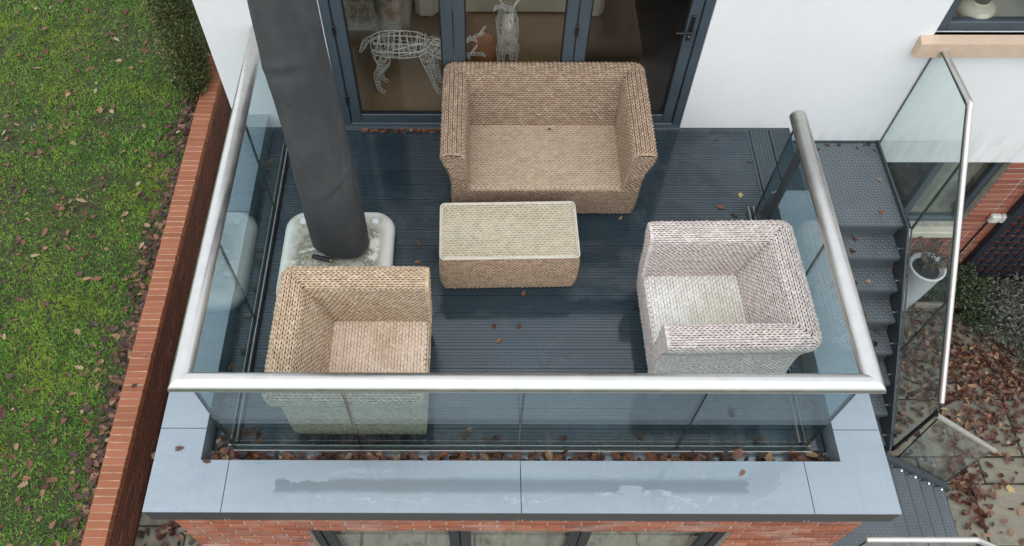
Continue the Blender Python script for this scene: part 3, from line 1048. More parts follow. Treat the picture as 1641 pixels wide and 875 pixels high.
# coping panels
def ring(x0, x1, y0, y1): return [(x0, y0), (x1, y0), (x1, y1), (x0, y1)]
XO, XI, YO, YI = 2.306, 2.012, -3.272, -2.945
gp = .0025
panels = [
    ('L', [(-XO, YO), (-1.83 - gp, YO), (-1.83 - gp, YI), (-XI, YI), (-XI, -2.735 - gp), (-XO, -2.735 - gp)]),
    ('F', ring(-1.83 + gp, 0.0 - gp, YO, YI)), ('F', ring(0.0 + gp, 1.78 - gp, YO, YI)),
    ('R', [(1.78 + gp, YO), (XO, YO), (XO, -2.735 - gp), (XI, -2.735 - gp), (XI, YI), (1.78 + gp, YI)]),
    ('S', ring(-XO, -XI, -2.735 + gp, -1.0 - gp)), ('S', ring(-XO, -XI, -1.0 + gp, -.003)), ('S', ring(XI, XO, -2.735 + gp, -.79))]
for _, poly in panels:
    m = MB(); m.prism(poly, CT - .012, CT); m.build('coping_panel', 'coping', BAL)
# fascia and inner upstand
m = MB()
m.prism([(-XO + .002, YO + .002), (XO - .002, YO + .002), (XO - .002, YO + .012), (-XO + .002, YO + .012)], -.022, CT - .0121)
m.build('fascia', 'fascia_grey', BAL)
for sx in (-1, 1):
    m = MB(); yb = -.003 if sx < 0 else -.79
    m.box((sx * (XO - .002), YO + .0122, -.022), (sx * (XO - .012), yb, CT - .0121)); m.build('fascia', 'fascia_grey', BAL)
    m = MB(); m.box((sx * (XI + .001), YI - .0, -.07), (sx * (XI + .02), yb, CT - .0121)); m.build('upstand', 'coping', BAL)
m = MB(); m.box((-XI - .02, YI - .021, -.07), (XI + .02, YI - .001, CT - .0121)); m.build('upstand', 'coping', BAL)
m = MB(); m.box((1.99, -.805, -.07), (XO - .012, -.7905, CT - .0121)); m.build('upstand', 'coping', BAL)
m = MB(); m.box((-XO + .012, YO + .012, -.031), (XO - .012, -2.97, -.0225)); m.build('soffit', 'fascia_grey', BAL)
for px in (-1.83, 0.0, 1.78):
    for d in (-.012, .012):
        m = MB(); m.tube([(px + d, YO + .003, -.012), (px + d, YO - .003, -.012)], .0045, 8); m.build('rivet', 'bolt_steel', BAL)
# brick wall of the extension (front face y=-3.2)
EX, EY = 2.272, -3.195
xs = [-EX, -1.44, 1.475, EX]; zs = [-3.3, -2.58, -.545, -.032]
grid_wall(xs, zs, lambda i, j: not (i == 1 and j == 1), lambda a, b, k: (a, EY + .007 + k * .22, b)).build('extension_wall', 'mortar', BAL)
for sx in (-1, 1):
    m = MB(); m.box((sx * (EX - .012), EY + .236, -3.3), (sx * (EX - .23), -.002 if sx < 0 else .03, -.08)); m.build('extension_wall', 'mortar', BAL)
fb = brick_mesh('brick', .215, .05, .065, 'brick_house'); hb = brick_mesh('brick', .1025, .05, .065, 'brick_house')
invb = world_of(BAL).inverted()
rest = MB()
for c in range(40):
    z = -.034 - .0375 - c * .075
    x = -EX - (.1125 if c % 2 else 0)
    while x < EX - .01:
        x0 = max(x, -EX); x1 = min(x + .215, EX); wdt = x1 - x0
        if z < -.545 - .03 and x1 > -1.44 and x0 < -1.44: x1 = -1.442; wdt = x1 - x0
        if z < -.545 - .03 and x0 < 1.475 and x1 > 1.475: x0 = 1.477; wdt = x1 - x0
        inside = z < -.545 - .03 and x0 >= -1.44 - .003 and x1 <= 1.476
        if not inside and wdt > .02:
            if z > -1.08:
                b = random.choice(fb if wdt > .14 else hb)
                o = link_mesh('brick', b, BAL, invb @ Vector(((x0 + x1) / 2, EY + .025 + random.uniform(-.002, .002), z)))
                o.scale.x = wdt / (.215 if wdt > .14 else .1025)
            else:
                rest.box((x0, EY, z - .0325), (x1, EY + .05, z + .0325))
        x += .225
    for sx in (-1, 1):
        y = EY + .0515
        while y < -.2 and c > 0:
            rest.box((sx * EX, y, z - .0325), (sx * (EX - .03), y + .2125, z + .0325)); y += .2225
rest.build('lower_bricks', 'brick_house_far', BAL, kind='stuff')
# glazed doors under the balcony
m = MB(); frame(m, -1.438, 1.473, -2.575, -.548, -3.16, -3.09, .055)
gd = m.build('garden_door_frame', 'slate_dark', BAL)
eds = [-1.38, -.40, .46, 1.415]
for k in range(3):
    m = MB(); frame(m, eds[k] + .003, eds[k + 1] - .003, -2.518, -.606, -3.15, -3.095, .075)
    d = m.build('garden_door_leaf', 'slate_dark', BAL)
    g = MB(); g.box((eds[k] + .078, -3.13, -2.443), (eds[k + 1] - .078, -3.115, -.681)); g.build('pane', 'window_glass', d)
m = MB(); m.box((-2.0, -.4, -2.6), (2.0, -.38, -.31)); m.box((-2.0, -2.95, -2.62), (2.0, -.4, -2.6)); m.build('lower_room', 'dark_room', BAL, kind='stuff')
curtain(-1.36, -.44, -2.96, -2.58, -.56, .02, .13).build('curtain', 'curtain', BAL)
curtain(-.36, .42, -2.96, -2.58, -.56, .02, .15).build('curtain', 'curtain', BAL)
curtain(.5, 1.40, -2.96, -2.58, -.56, .02, .13).build('curtain', 'curtain', BAL)

# ------------------------------------------------------------------ glass balustrade of the balcony
GX, GY = 1.853, -2.815
RZ, RRX, RRZ = 1.046, .056, .049
BA = empty('glass_balustrade', (0, GY, 0), label='frameless glass balustrade with thick satin steel handrail round the balcony', cat='balustrade')
def pane_box(x0, x1, y0, y1, z0, z1, name, mats, par):
    """glass sheet whose narrow edges carry the dark edge material"""
    m = MB(); m.box((x0, y0, z0), (x1, y1, z1))
    th = min(x1 - x0, y1 - y0)
    for i, f in enumerate(m.f):
        p = [Vector(m.v[q]) for q in f]
        n = (p[1] - p[0]).cross(p[2] - p[0]).normalized()
        big = abs(n.x) > .9 if (x1 - x0) == th else abs(n.y) > .9
        m.m[i] = 0 if big else 1
    return m.build(name, mats, par)
GM = ['balustrade_glass', 'glass_edge']
jo = .006
fx = [-GX - .006, -1.023, -.006, 1.019, GX + .006]
for a, b in zip(fx[:-1], fx[1:]):
    pane_box(a + jo, b - jo, GY - .0085, GY + .0085, .02, RZ - .02, 'glass_pane', GM, BA)
ly = [GY + .012, -1.885, -.90, -.012]
for a, b in zip(ly[:-1], ly[1:]):
    pane_box(-GX - .0085, -GX + .0085, a + .003, b - .003, .02, RZ - .02, 'glass_pane', GM, BA)
for a, b in ((GY + .012, -1.88), (-1.88, -.945)):
    pane_box(GX - .0085, GX + .0085, a + .003, b - .003, .02, RZ - .02, 'glass_pane', GM, BA)
# base channel: black shoe with two bright lips
def channel(p0, p1, axis, par):
    m = MB()
    x0, y0 = p0; x1, y1 = p1
    def strip(o0, o1, z0, z1, mi):
        if axis == 'x': m.box((x0, y0 + o0, z0), (x1, y0 + o1, z1), .001, mi)
        else: m.box((x0 + o0, y0, z0), (x0 + o1, y1, z1), .001, mi)
    strip(-.027, -.023, .0, .040, 1); strip(.010, .0135, .0, .043, 1); strip(.023, .027, .0, .030, 0)
    strip(-.0229, -.010, .001, .036, 0); strip(.0136, .0229, .001, .036, 0); strip(-.0099, .0099, .001, .018, 0)
    m.build('base_channel', ['channel_black', 'channel_silver'], par)
channel((-GX - .036, GY), (GX + .036, GY), 'x', BA)
channel((-GX, GY + .038), (-GX, -.03), 'y', BA)
channel((GX, GY + .038), (GX, -.86), 'y', BA)
# glass joint strips
for x in fx[1:-1]:
    for s_ in (-1, 1):
        pass
# handrail: oval tube with mitred corners, three lengths
def oval(n=56):
    """oval rail section, sampled evenly round its outline"""
    P_ = np.array([(RRX * math.cos(t), RRZ * math.copysign(abs(math.sin(t)) ** 1.0, math.sin(t))) for t in np.linspace(0, 2 * math.pi, 2001)])
    L_ = np.concatenate([[0], np.cumsum(np.hypot(*np.diff(P_, axis=0).T))])
    q = np.linspace(0, L_[-1], n, endpoint=False)
    return list(zip(np.interp(q, L_, P_[:, 0]), np.interp(q, L_, P_[:, 1])))
OFF = .048
ov = oval()
CX, CY = GX + OFF - .012, GY - .010
def rail_ring(kind, pos):
    out = []
    for o, z in ov:
        if kind == 'FL': out.append((-CX - o, CY - o, RZ + z))
        elif kind == 'FR': out.append((CX + o, CY - o, RZ + z))
        elif kind == 'L': out.append((-CX - o, pos, RZ + z))
        elif kind == 'R': out.append((CX + o, pos, RZ + z))
    return out
m = MB(); m.loft([rail_ring('FL', 0), rail_ring('FR', 0)]); m.build('handrail', 'steel', BA)
m = MB(); m.loft([rail_ring('FL', 0), rail_ring('L', -.001)]); m.build('handrail', 'steel', BA)
m = MB(); m.loft([rail_ring('FR', 0), rail_ring('R', -.855)]); m.build('handrail', 'steel', BA)
m = MB()
rr0 = [(a, -.854, b) for a, _, b in rail_ring('R', -.854)]; rr1 = [(CX + (a - CX) * .90, -.840, RZ + (b - RZ) * .90) for a, _, b in rail_ring('R', 0)]
m.loft([rr0, rr1]); m.build('end_cap', 'steel', BA)
m = MB(); m.box((GX - .014, -1.185, .05), (GX + .014, -1.115, RZ - .03), .004); m.build('post', 'fascia_grey', BA)

# ------------------------------------------------------------------ wicker
def strand_cloud(u0, v0, sgn, L, Wd, H, slant, surf, clamp=None, nseg=5, sink=.0035):
    """strands centred at (u0,v0) on surf(u,v)->(pos,nrm); returns V,F"""
    N = len(u0)
    a = np.linspace(-.5, .5, nseg)
    wprof = np.sqrt(np.clip(1 - (2 * a * .93) ** 2, .05, 1)) ** .8
    hprof = np.cos(a * np.pi) ** .7
    hprof[0] = hprof[-1] = 0
    b = np.array([-.5, 0, .5])
    jit = 1 + .18 * (rng.random(N) - .5)
    A = (a[None, :, None] * L * jit[:, None, None]) + 0 * b[None, None, :]
    B = b[None, None, :] * Wd * wprof[None, :, None] * (1 + .2 * (rng.random(N) - .5))[:, None, None]
    Hh = (H * hprof[None, :, None] * np.array([.35, 1, .35])[None, None, :]) * (1 + .35 * (rng.random(N) - .5))[:, None, None] - sink * (1 - hprof[None, :, None])
    th = np.radians(slant) * sgn + np.radians(6) * (rng.random(N) - .5)
    c, s_ = np.cos(th)[:, None, None], np.sin(th)[:, None, None]
    U = u0[:, None, None] + A * c - B * s_
    Vv = v0[:, None, None] + A * s_ + B * c
    if clamp is not None:
        lo, hi, vlo, vhi = clamp
        Vv = np.clip(Vv, vlo, vhi)
        U = np.minimum(np.maximum(U, lo(Vv)), hi(Vv))
    pos, nrm = surf(U, Vv)
    Pn = pos + nrm * Hh[..., None]
    V = Pn.reshape(N * nseg * 3, 3)
    q = []
    for i in range(nseg - 1):
        for j in range(2):
            k = i * 3 + j
            q.append((k, k + 1, k + 4, k + 3))
    F = (np.arange(N) * nseg * 3)[:, None, None] + np.array(q)[None]
    return V, F.reshape(-1, 4)

def rows(lo, hi, v0, v1, rowh, pitch):
    us, vs, sg = [], [], []
    nr = max(1, int(round((v1 - v0) / rowh)))
    h = (v1 - v0) / nr
    for j in range(nr):
        v = v0 + (j + .5) * h
        a, b = lo(np.array(v)), hi(np.array(v))
        if b - a < pitch * .4: continue
        n = max(1, int(round((b - a) / pitch)))
        p = (b - a) / n
        off = (.5 if j % 2 else 0.0) + .12 * (random.random() - .5)
        u = a + (np.arange(-1, n + 2) + off) * p
        u = u[(u > a - p * .45) & (u < b + p * .45)]
        us.append(u); vs.append(np.full(len(u), v)); sg.append(np.full(len(u), 1.0 if j % 2 else -1.0))
    return np.concatenate(us), np.concatenate(vs), np.concatenate(sg), h

def weave_obj(parts, mat, parent, name='weave'):
    Vs, Fs, b = [], [], 0
    for V, F in parts:
        Vs.append(V); Fs.append(F + b); b += len(V)
    V = np.concatenate(Vs); F = np.concatenate(Fs)
    o = link_mesh(name, np_mesh(name, V, F, mat, smooth=True), parent, kind='stuff')
    return o

def loom(lo, hi, v0, v1, surf, rowh=.0160, pitch=.033, L=.043, H=.0115, slant=9.5, wd=.82):
    u, v, sg, h = rows(lo, hi, v0, v1, rowh, pitch)
    return strand_cloud(u, v, sg, L, h * wd, H, slant, surf, (lo, hi, v0 + .0005, v1 - .0005))

SEAT_Z = .325
def smooth_profile(pts, n=70):
    P_ = np.array(pts, float)
    # Chaikin
    for _ in range(2):
        q = [P_[0]]
        for a, b in zip(P_[:-1], P_[1:]):
            q += [a * .75 + b * .25, a * .25 + b * .75]
        q.append(P_[-1]); P_ = np.array(q)
    return P_
ARM_OUT = [(.088, .0), (.074, .06), (.068, .16), (.072, .30), (.070, .42), (.055, .53), (.026, .60), (.004, .645), (.0, .675), (.004, .705), (.028, .722), (.05, .726)]
def make_profiles(arm_in, back_in):
    A = ARM_OUT + [(.09, .727), (.13, .724), (.158, .712), (.168, .68)]
    pa = smooth_profile(A + [(.172, .6), (.18, .45), (arm_in, SEAT_Z - .01)])
    pb = smooth_profile(A + [(.205, .6), (.262, .45), (back_in, SEAT_Z - .01)])
    return pa, pb

def wicker_seat(name, W, D, mats, loc, rz, label, cat, group=None):
    wick, seatm, core, seatcore = mats
    root = empty(name, loc, rz, label, cat, group)
    pa, pb = make_profiles(.19, .30)
    sa = np.concatenate([[0], np.cumsum(np.hypot(*np.diff(pa, axis=0).T))])
    S = sa[-1]
    t_of = lambda s: s
    def A(s): return np.interp(s, sa, pa[:, 0]), np.interp(s, sa, pa[:, 1])
    def B(s): return np.interp(s, sa, pb[:, 0]), np.interp(s, sa, pb[:, 1])
    e = .002
    def nrm2(fn, s):
        d1, z1 = fn(np.clip(s + e, 0, S)); d0, z0 = fn(np.clip(s - e, 0, S))
        td, tz = d1 - d0, z1 - z0
        l = np.hypot(td, tz) + 1e-9
        return -tz / l, td / l       # outward (d decreasing, or z up on top)
    yb = D / 2; xa = W / 2
    # arms: side = -1 left, +1 right ; u = y
    def arm_surf(side):
        def f(u, v):
            d, z = A(v); nd, nz = nrm2(A, v)
            pos = np.stack([side * (xa - d), u, z], -1)
            n = np.stack([-side * nd, 0 * nd, nz], -1)
            return pos, n
        return f
    def back_surf(u, v):
        d, z = B(v); nd, nz = nrm2(B, v)
        return np.stack([u, yb - d, z], -1), np.stack([0 * nd, -nd, nz], -1)
    front = -D / 2
    zf = lambda z: front + .028 * np.clip((SEAT_Z - z) / SEAT_Z, 0, 1)      # front face leans in towards the deck
    def a_lo(s): return zf(A(s)[1]) + .004
    def a_hi(s): return yb - B(s)[0]
    def b_lo(s): return -(xa - A(s)[0])
    def b_hi(s): return (xa - A(s)[0])
    rc = .085
    def soften(obj):
        # round the two back corners and the arm fronts in plan
        me = obj.data
        V = np.empty(len(me.vertices) * 3, np.float32); me.vertices.foreach_get('co', V); V = V.reshape(-1, 3)
        for r_, ysg, yedge in ((rc, 1, yb), (.022, -1, D / 2)):
            ax, ay = np.abs(V[:, 0]) - (xa - r_), ysg * V[:, 1] - (yedge - r_)
            k = (ax > 0) & (ay > 0)
            m_ = np.maximum(ax[k], ay[k]); l_ = np.hypot(ax[k], ay[k]) + 1e-9
            V[k, 0] = np.sign(V[k, 0]) * (xa - r_ + ax[k] / l_ * m_)
            V[k, 1] = ysg * (yedge - r_ + ay[k] / l_ * m_)
        me.vertices.foreach_set('co', V.ravel()); me.update()
    # core bodies
    sk = .004
    ss = np.linspace(0, S, 60)
    for side in (-1, 1):
        m = MB()
        fr, bk = [], []
        d, z = A(ss); nd, nz = nrm2(A, ss)
        dd, zz = d - nd * sk, z - nz * sk
        for q in range(len(ss)):
            fr.append((side * (xa - dd[q]), float(a_lo(ss[q])) + sk, float(zz[q])))
            bk.append((side * (xa - dd[q]), float(a_hi(ss[q])) - (0.0 if True else sk), float(zz[q])))
        m.add(fr + bk, [(i, i + 1, len(fr) + i + 1, len(fr) + i) for i in range(len(fr) - 1)], 0, True)
        m.add(fr, [tuple(range(len(fr)))])
        for q in range(len(m.v)): m.v[q] = tuple(m.v[q])
        wm = world_of(root); m.v = [tuple(wm @ Vector(q)) for q in m.v]
        arm = m.build('armrest', core, root)
        parts = [loom(a_lo, a_hi, 0.0, S, arm_surf(side))]
        # front face of the arm above the seat, and its rim cord
        def fsurf(u, v, side=side):
            return np.stack([u, zf(v), v], -1), np.stack([0 * u, -np.ones_like(u), 0 * u], -1)
        zt = np.interp(np.arange(200) / 199 * .724, np.maximum.accumulate(pa[:len(pa) // 2, 1]), pa[:len(pa) // 2, 0])
        def out_d(z): return np.interp(z, np.arange(200) / 199 * .724, zt)
        inn = pa[len(pa) // 2:][::-1]
        def in_d(z): return np.interp(z, inn[:, 1], inn[:, 0])
        if side < 0:
            lo = lambda v: -(xa - out_d(v)); hi = lambda v: -(xa - in_d(v))
        else:
            lo = lambda v: (xa - in_d(v)); hi = lambda v: (xa - out_d(v))
        parts.append(loom(lo, hi, SEAT_Z, .722, fsurf))
        # rim: a plaited cord following the profile at the front edge
        sv = np.arange(0, S, .020)
        def rim_surf(u, v, side=side):
            d, z = A(u); nd, nz = nrm2(A, u)
            y = zf(z) + .004 + v
            pos = np.stack([side * (xa - d), y, z], -1) 
            n = np.stack([-side * nd, -.8 + 0 * nd, nz], -1); n /= np.linalg.norm(n, axis=-1, keepdims=True)
            return pos, n
        parts.append(strand_cloud(sv, np.zeros_like(sv) , np.ones_like(sv), .034, .024, .010, 22, rim_surf))
        weave_obj(parts, wick, arm)
    # backrest
    m = MB(); lf, rt = [], []
    d, z = B(ss); nd, nz = nrm2(B, ss); dd, zz = d - nd * sk, z - nz * sk
    for q in range(len(ss)):
        lf.append((float(b_lo(ss[q])), yb - dd[q], float(zz[q]))); rt.append((float(b_hi(ss[q])), yb - dd[q], float(zz[q])))
    m.add(lf + rt, [(i, i + 1, len(lf) + i + 1, len(lf) + i) for i in range(len(lf) - 1)], 0, True)
    wm = world_of(root); m.v = [tuple(wm @ Vector(q)) for q in m.v]
    bk = m.build('backrest', core, root)
    parts = [loom(b_lo, b_hi, 0.0, S, back_surf)]
    # strands that carry the rows round the two mitred corners
    s_top = float(np.interp(.160, sa * 0 + pa[:, 0], sa)) if False else S * .60
    for side in (-1, 1):
        sv = np.arange(0.01, s_top, .0125)
        def cs(u, v, side=side):
            da, z = A(u); db, _ = B(u); nd, nz = nrm2(A, u)
            q = .7071
            pos = np.stack([side * (xa - da) - side * v * q * np.abs(nz) , yb - db + v * q * np.abs(nz), z], -1)
            n = np.stack([-side * nd * q, -nd * q, nz], -1)
            return pos, n
        parts.append(strand_cloud(sv, np.zeros_like(sv), np.where(np.arange(len(sv)) % 2, 1.0, -1.0), .034, .022, .012, 35, cs, sink=.001))
    weave_obj(parts, wick, bk)
    # seat
    x0s, x1s = -(xa - .19), xa - .19
    y0s, y1s = front + .012, yb - .30
    m = MB(); m.box((x0s - .01, y0s, SEAT_Z - .06), (x1s + .01, y1s + .01, SEAT_Z - .004), .01)
    m.v = [tuple(wm @ Vector(q)) for q in m.v]
    st = m.build('seat', seatcore, root)
    def seat_surf(u, v):
        dome = .010 * np.clip(1 - (2 * u / (x1s - x0s)) ** 2, 0, 1) * 0
        drop = -.014 * np.clip((y0s + .03 - v) / .03, 0, 1) ** 2
        return np.stack([u, v, SEAT_Z + dome + drop], -1), np.stack([0 * u, 0 * u, np.ones_like(u)], -1)
    lo = lambda v: x0s + 0 * v; hi = lambda v: x1s + 0 * v
    u, v, sg, h = rows(lo, hi, y0s, y1s, .021, .037)
    weave_obj([strand_cloud(u, v, sg, .043, h * 1.0, .0075, 7, seat_surf, (lo, hi, y0s, y1s), sink=.002)], seatm, st)
    # front panel below the seat
    m = MB()
    zz = np.linspace(0.0, SEAT_Z - .004, 12)
    lf = [(-(xa - float(out_d(q))) + .004, float(zf(q)) + sk, float(q)) for q in zz]; rt = [(-a, b, c) for a, b, c in lf]
    m.add(lf + rt, [(i, len(lf) + i, len(lf) + i + 1, i + 1) for i in range(len(lf) - 1)])
    m.v = [tuple(wm @ Vector(q)) for q in m.v]
    fp = m.build('front_panel', core, root)
    lo = lambda v: -(xa - out_d(v)); hi = lambda v: (xa - out_d(v))
    parts = [loom(lo, hi, 0.002, SEAT_Z, fsurf)]
    # roll along the seat front edge
    uu = np.arange(x0s, x1s, .021)
    def edge_surf(u, v):
        n = np.stack([0 * u, -.75 + 0 * u, .66 + 0 * u], -1)
        return np.stack([u, front + .008 + v * .7, SEAT_Z - .006 + v * .7], -1), n
    parts.append(strand_cloud(uu, np.zeros_like(uu), np.ones_like(uu), .034, .016, .007, 18, edge_surf))
    weave_obj(parts, wick, fp)
    for ch in root.children:
        soften(ch)
        for g_ in ch.children: soften(g_)
    return root

wicker_seat('wicker_sofa', 1.53, .945, ('wicker_tan', 'seat_tan', 'wicker_core', 'seat_core'), (.228, -.457, .004), 0.0,
            'tan wicker two seat sofa without cushions backed against the glass doors', 'sofa')
wicker_seat('wicker_armchair', .94, .945, ('wicker_honey', 'seat_honey', 'wicker_core', 'seat_core'), (-1.062, -2.325, .004), R(90),
            'honey coloured wicker armchair facing right behind the front handrail', 'armchair', 'wicker armchairs on the deck')
wicker_seat('wicker_armchair', .95, .95, ('wicker_pink', 'seat_pink', 'wicker_core_pale', 'seat_core_pale'), (1.352, -1.962, .004), R(-90 + 1.0),
            'pale pinkish bleached wicker armchair facing left near the stair side', 'armchair', 'wicker armchairs on the deck')

# coffee table
def coffee_table():
    W, D, H = .975, .49, .42
    root = empty('coffee_table', (-.055, -1.36, .004), R(1.2), 'low rectangular wicker coffee table with cream woven top in front of sofa', 'table')
    wm = world_of(root)
    prof = smooth_profile([(.03, .0), (.006, .08), (.0, .2), (.004, .33), (.008, H - .006)])
    z2d = lambda z: np.interp(z, prof[:, 1], prof[:, 0])
    def rrect(d, z, r=.035, n=6):
        hx, hy = W / 2 - d, D / 2 - d
        out = []
        for cx, cy, a0 in ((hx - r, hy - r, 0), (-hx + r, hy - r, 90), (-hx + r, -hy + r, 180), (hx - r, -hy + r, 270)):
            for k in range(n + 1):
                a = R(a0 + 90 * k / n); out.append((cx + r * math.cos(a), cy + r * math.sin(a), z))
        return out
    m = MB(); m.loft([rrect(float(z2d(z)) + .005, z) for z in np.linspace(0, H - .012, 9)])
    m.v = [tuple(wm @ Vector(q)) for q in m.v]
    body = m.build('table_body', 'wicker_core', root)
    # weave round the sides: u runs round the perimeter
    ring0 = np.array(rrect(0, 0))[:, :2]; ring0 = np.vstack([ring0, ring0[:1]])
    sl = np.concatenate([[0], np.cumsum(np.hypot(*np.diff(ring0, axis=0).T))]); Pm = sl[-1]
    def side(u, v):
        uu = np.mod(u, Pm)
        x = np.interp(uu, sl, ring0[:, 0]); y = np.interp(uu, sl, ring0[:, 1])
        x2 = np.interp(np.mod(u + .004, Pm), sl, ring0[:, 0]); y2 = np.interp(np.mod(u + .004, Pm), sl, ring0[:, 1])
        tx, ty = x2 - x, y2 - y; l = np.hypot(tx, ty) + 1e-9
        nx, ny = ty / l, -tx / l
        d = z2d(v)
        return np.stack([x - nx * d, y - ny * d, v], -1), np.stack([nx, ny, 0 * nx], -1)
    lo = lambda v: 0 * v; hi = lambda v: Pm + 0 * v
    weave_obj([loom(lo, hi, .002, H - .012, side)], 'table_side', body)
    m = MB(); m.box((-W / 2 + .02, -D / 2 + .02, H - .03), (W / 2 - .02, D / 2 - .02, H - .013))
    m.v = [tuple(wm @ Vector(q)) for q in m.v]
    top = m.build('table_top', 'seat_core_pale', root)
    x0, x1, y0, y1 = -W / 2 + .02, W / 2 - .02, -D / 2 + .02, D / 2 - .02
    lo = lambda v: x0 + 0 * v; hi = lambda v: x1 + 0 * v
    surf = lambda u, v: (np.stack([u, v, H - .0095 + 0 * u], -1), np.stack([0 * u, 0 * u, 1 + 0 * u], -1))
    u, v, sg, h = rows(lo, hi, y0, y1, .020, .036)
    weave_obj([strand_cloud(u, v, sg, .042, h * 1.0, .006, 6, surf, (lo, hi, y0, y1), sink=.002)], 'table_top', top)
    m = MB(); m.box((-W / 2 + .026, -D / 2 + .026, H - .004), (W / 2 - .026, D / 2 - .026, H + .001), .001); m.v = [tuple(wm @ Vector(q)) for q in m.v]; m.build('glass_top', 'table_glass', root)
    for d, r, zz in ((.005, .0068, H - .003), (.017, .0048, H - .003)):
        m = MB(); pts = rrect(d, zz, .032, 8); pts = pts + pts[:2]
        m.tube(pts, r, 8); m.v = [tuple(wm @ Vector(q)) for q in m.v]
        m.build('edge_cord', 'table_cord', root)
coffee_table()

# ------------------------------------------------------------------ parasol
def parasol():
    root = empty('parasol', (-1.32, -1.38, 0), label='closed garden parasol in a dark grey cover on a stained white base', cat='parasol')
    c = Vector((-1.32, -1.38, 0))
    def rr(hx, hy, r, z, n=8):
        out = []
        for cx, cy, a0 in ((hx - r, hy - r, 0), (-hx + r, hy - r, 90), (-hx + r, -hy + r, 180), (hx - r, -hy + r, 270)):
            for k in range(n + 1):
                a = R(a0 + 90 * k / n); out.append((c.x + cx + r * math.cos(a), c.y + cy + r * math.sin(a), z))
        return out
    m = MB()
    m.loft([rr(.395, .40, .15, .003), rr(.412, .418, .15, .02), rr(.415, .42, .155, .07), rr(.405, .41, .155, .105), rr(.375, .38, .15, .128), rr(.33, .335, .14, .137), rr(.14, .145, .08, .148)])
    base = m.build('base', 'base', root)
    for dx, dy in ((-.27, .30), (.27, .30)):
        q = MB(); q.lathe([(.028, .128), (.030, .140), (.022, .148), (.012, .146)], (c.x + dx, c.y + dy, 0), 16); q.build('filler_cap', 'white_pot', base)
    m = MB(); m.tube([(-1.29, -1.36, .14), (-1.285, -1.36, 2.6)], .035, 12); m.build('pole', 'slate_dark', root)
    # cover: lofted, slightly lumpy rings
    keys = [(.165, -1.288, -1.30, .198, .125), (.19, -1.288, -1.30, .214, .145), (.30, -1.286, -1.30, .212, .155), (.83, -1.279, -1.30, .198, .165), (1.15, -1.273, -1.30, .190, .165), (1.44, -1.266, -1.30, .183, .165),
            (1.72, -1.268, -1.30, .180, .165), (1.94, -1.276, -1.30, .182, .165), (2.1, -1.272, -1.30, .176, .16), (2.37, -1.266, -1.30, .168, .155), (2.75, -1.262, -1.30, .15, .145)]
    K = np.array(keys); zs_ = np.linspace(.165, 2.75, 90); rings = []
    n = 64
    for z in zs_:
        v = [np.interp(z, K[:, 0], K[:, i]) for i in range(1, 5)]
        rot = -.30 * max(0.0, 1 - (z - .165) / 1.4)
        rg = []
        for k in range(n):
            a = 2 * math.pi * k / n
            w_ = 1 + .016 * math.sin(3 * a + z * 1.6) + .010 * math.sin(7 * a - z * 2.2) + .006 * math.sin(11 * a + z * 5) + .004 * math.sin(17 * a - z * 9)
            fold = .075 * math.exp(-((z - 1.98 - .10 * math.cos(a + 1.2)) / .03) ** 2) * max(0, math.cos(a + 1.9)) ** 3 - .05 * math.exp(-((z - 1.91 - .10 * math.cos(a + 1.2)) / .04) ** 2) * max(0, math.cos(a + 1.9)) ** 3 \
                + .040 * math.exp(-((z - 1.02 - .16 * math.sin(a + 1)) / .022) ** 2) * max(0, math.cos(a + 1.0)) ** 3 - .03 * math.exp(-((z - .97 - .16 * math.sin(a + 1)) / .03) ** 2) * max(0, math.cos(a + 1.0)) ** 3
            ex = v[2] * (w_ + fold) * math.copysign(abs(math.cos(a)) ** .85, math.cos(a))
            ey = v[3] * (w_ + fold) * math.copysign(abs(math.sin(a)) ** .85, math.sin(a))
            rg.append((v[0] + ex * math.cos(rot) - ey * math.sin(rot), v[1] + ex * math.sin(rot) + ey * math.cos(rot), z))
        rings.append(rg)
    m = MB(); m.loft(rings); m.build('cover', 'cover', root)
    m = MB(); m.tube([(-1.475, -1.415, .166), (-1.470, -1.418, .168), (-1.345, -1.455, .172)], .017, 12); m.build('foot_lever', 'black_plastic', root)
    m = MB(); m.tube([(-1.346, -1.4548, .172), (-1.334, -1.4583, .1725)], .012, 12); m.build('lever_tip', 'brass', root)
parasol()

# ------------------------------------------------------------------ wire reindeer indoors
def wire_leg(m, pts, rads, rings=9, r=.0032):
    P_ = [Vector(p) for p in pts]
    L = [0]
    for a, b in zip(P_[:-1], P_[1:]): L.append(L[-1] + (b - a).length)
    def at(t):
        s_ = t * L[-1]
        for i in range(len(P_) - 1):
            if s_ <= L[i + 1] or i == len(P_) - 2:
                f = (s_ - L[i]) / (L[i + 1] - L[i]); return P_[i].lerp(P_[i + 1], f), rads[i] + (rads[i + 1] - rads[i]) * f
    for k in range(4):
        a = math.pi / 2 * k + .4
        m.tube([at(t)[0] + Vector((math.cos(a), math.sin(a), 0)) * at(t)[1] for t in np.linspace(0, 1, 9)], r, 4)
    for t in np.linspace(.04, .98, rings):
        p, q = at(t); tl = random.uniform(-.3, .3)
        m.tube([p + Vector((math.cos(a) * q, math.sin(a) * q, tl * q * math.cos(a + t * 9))) for a in np.linspace(0, 2 * math.pi, 9)], r * .85, 4)
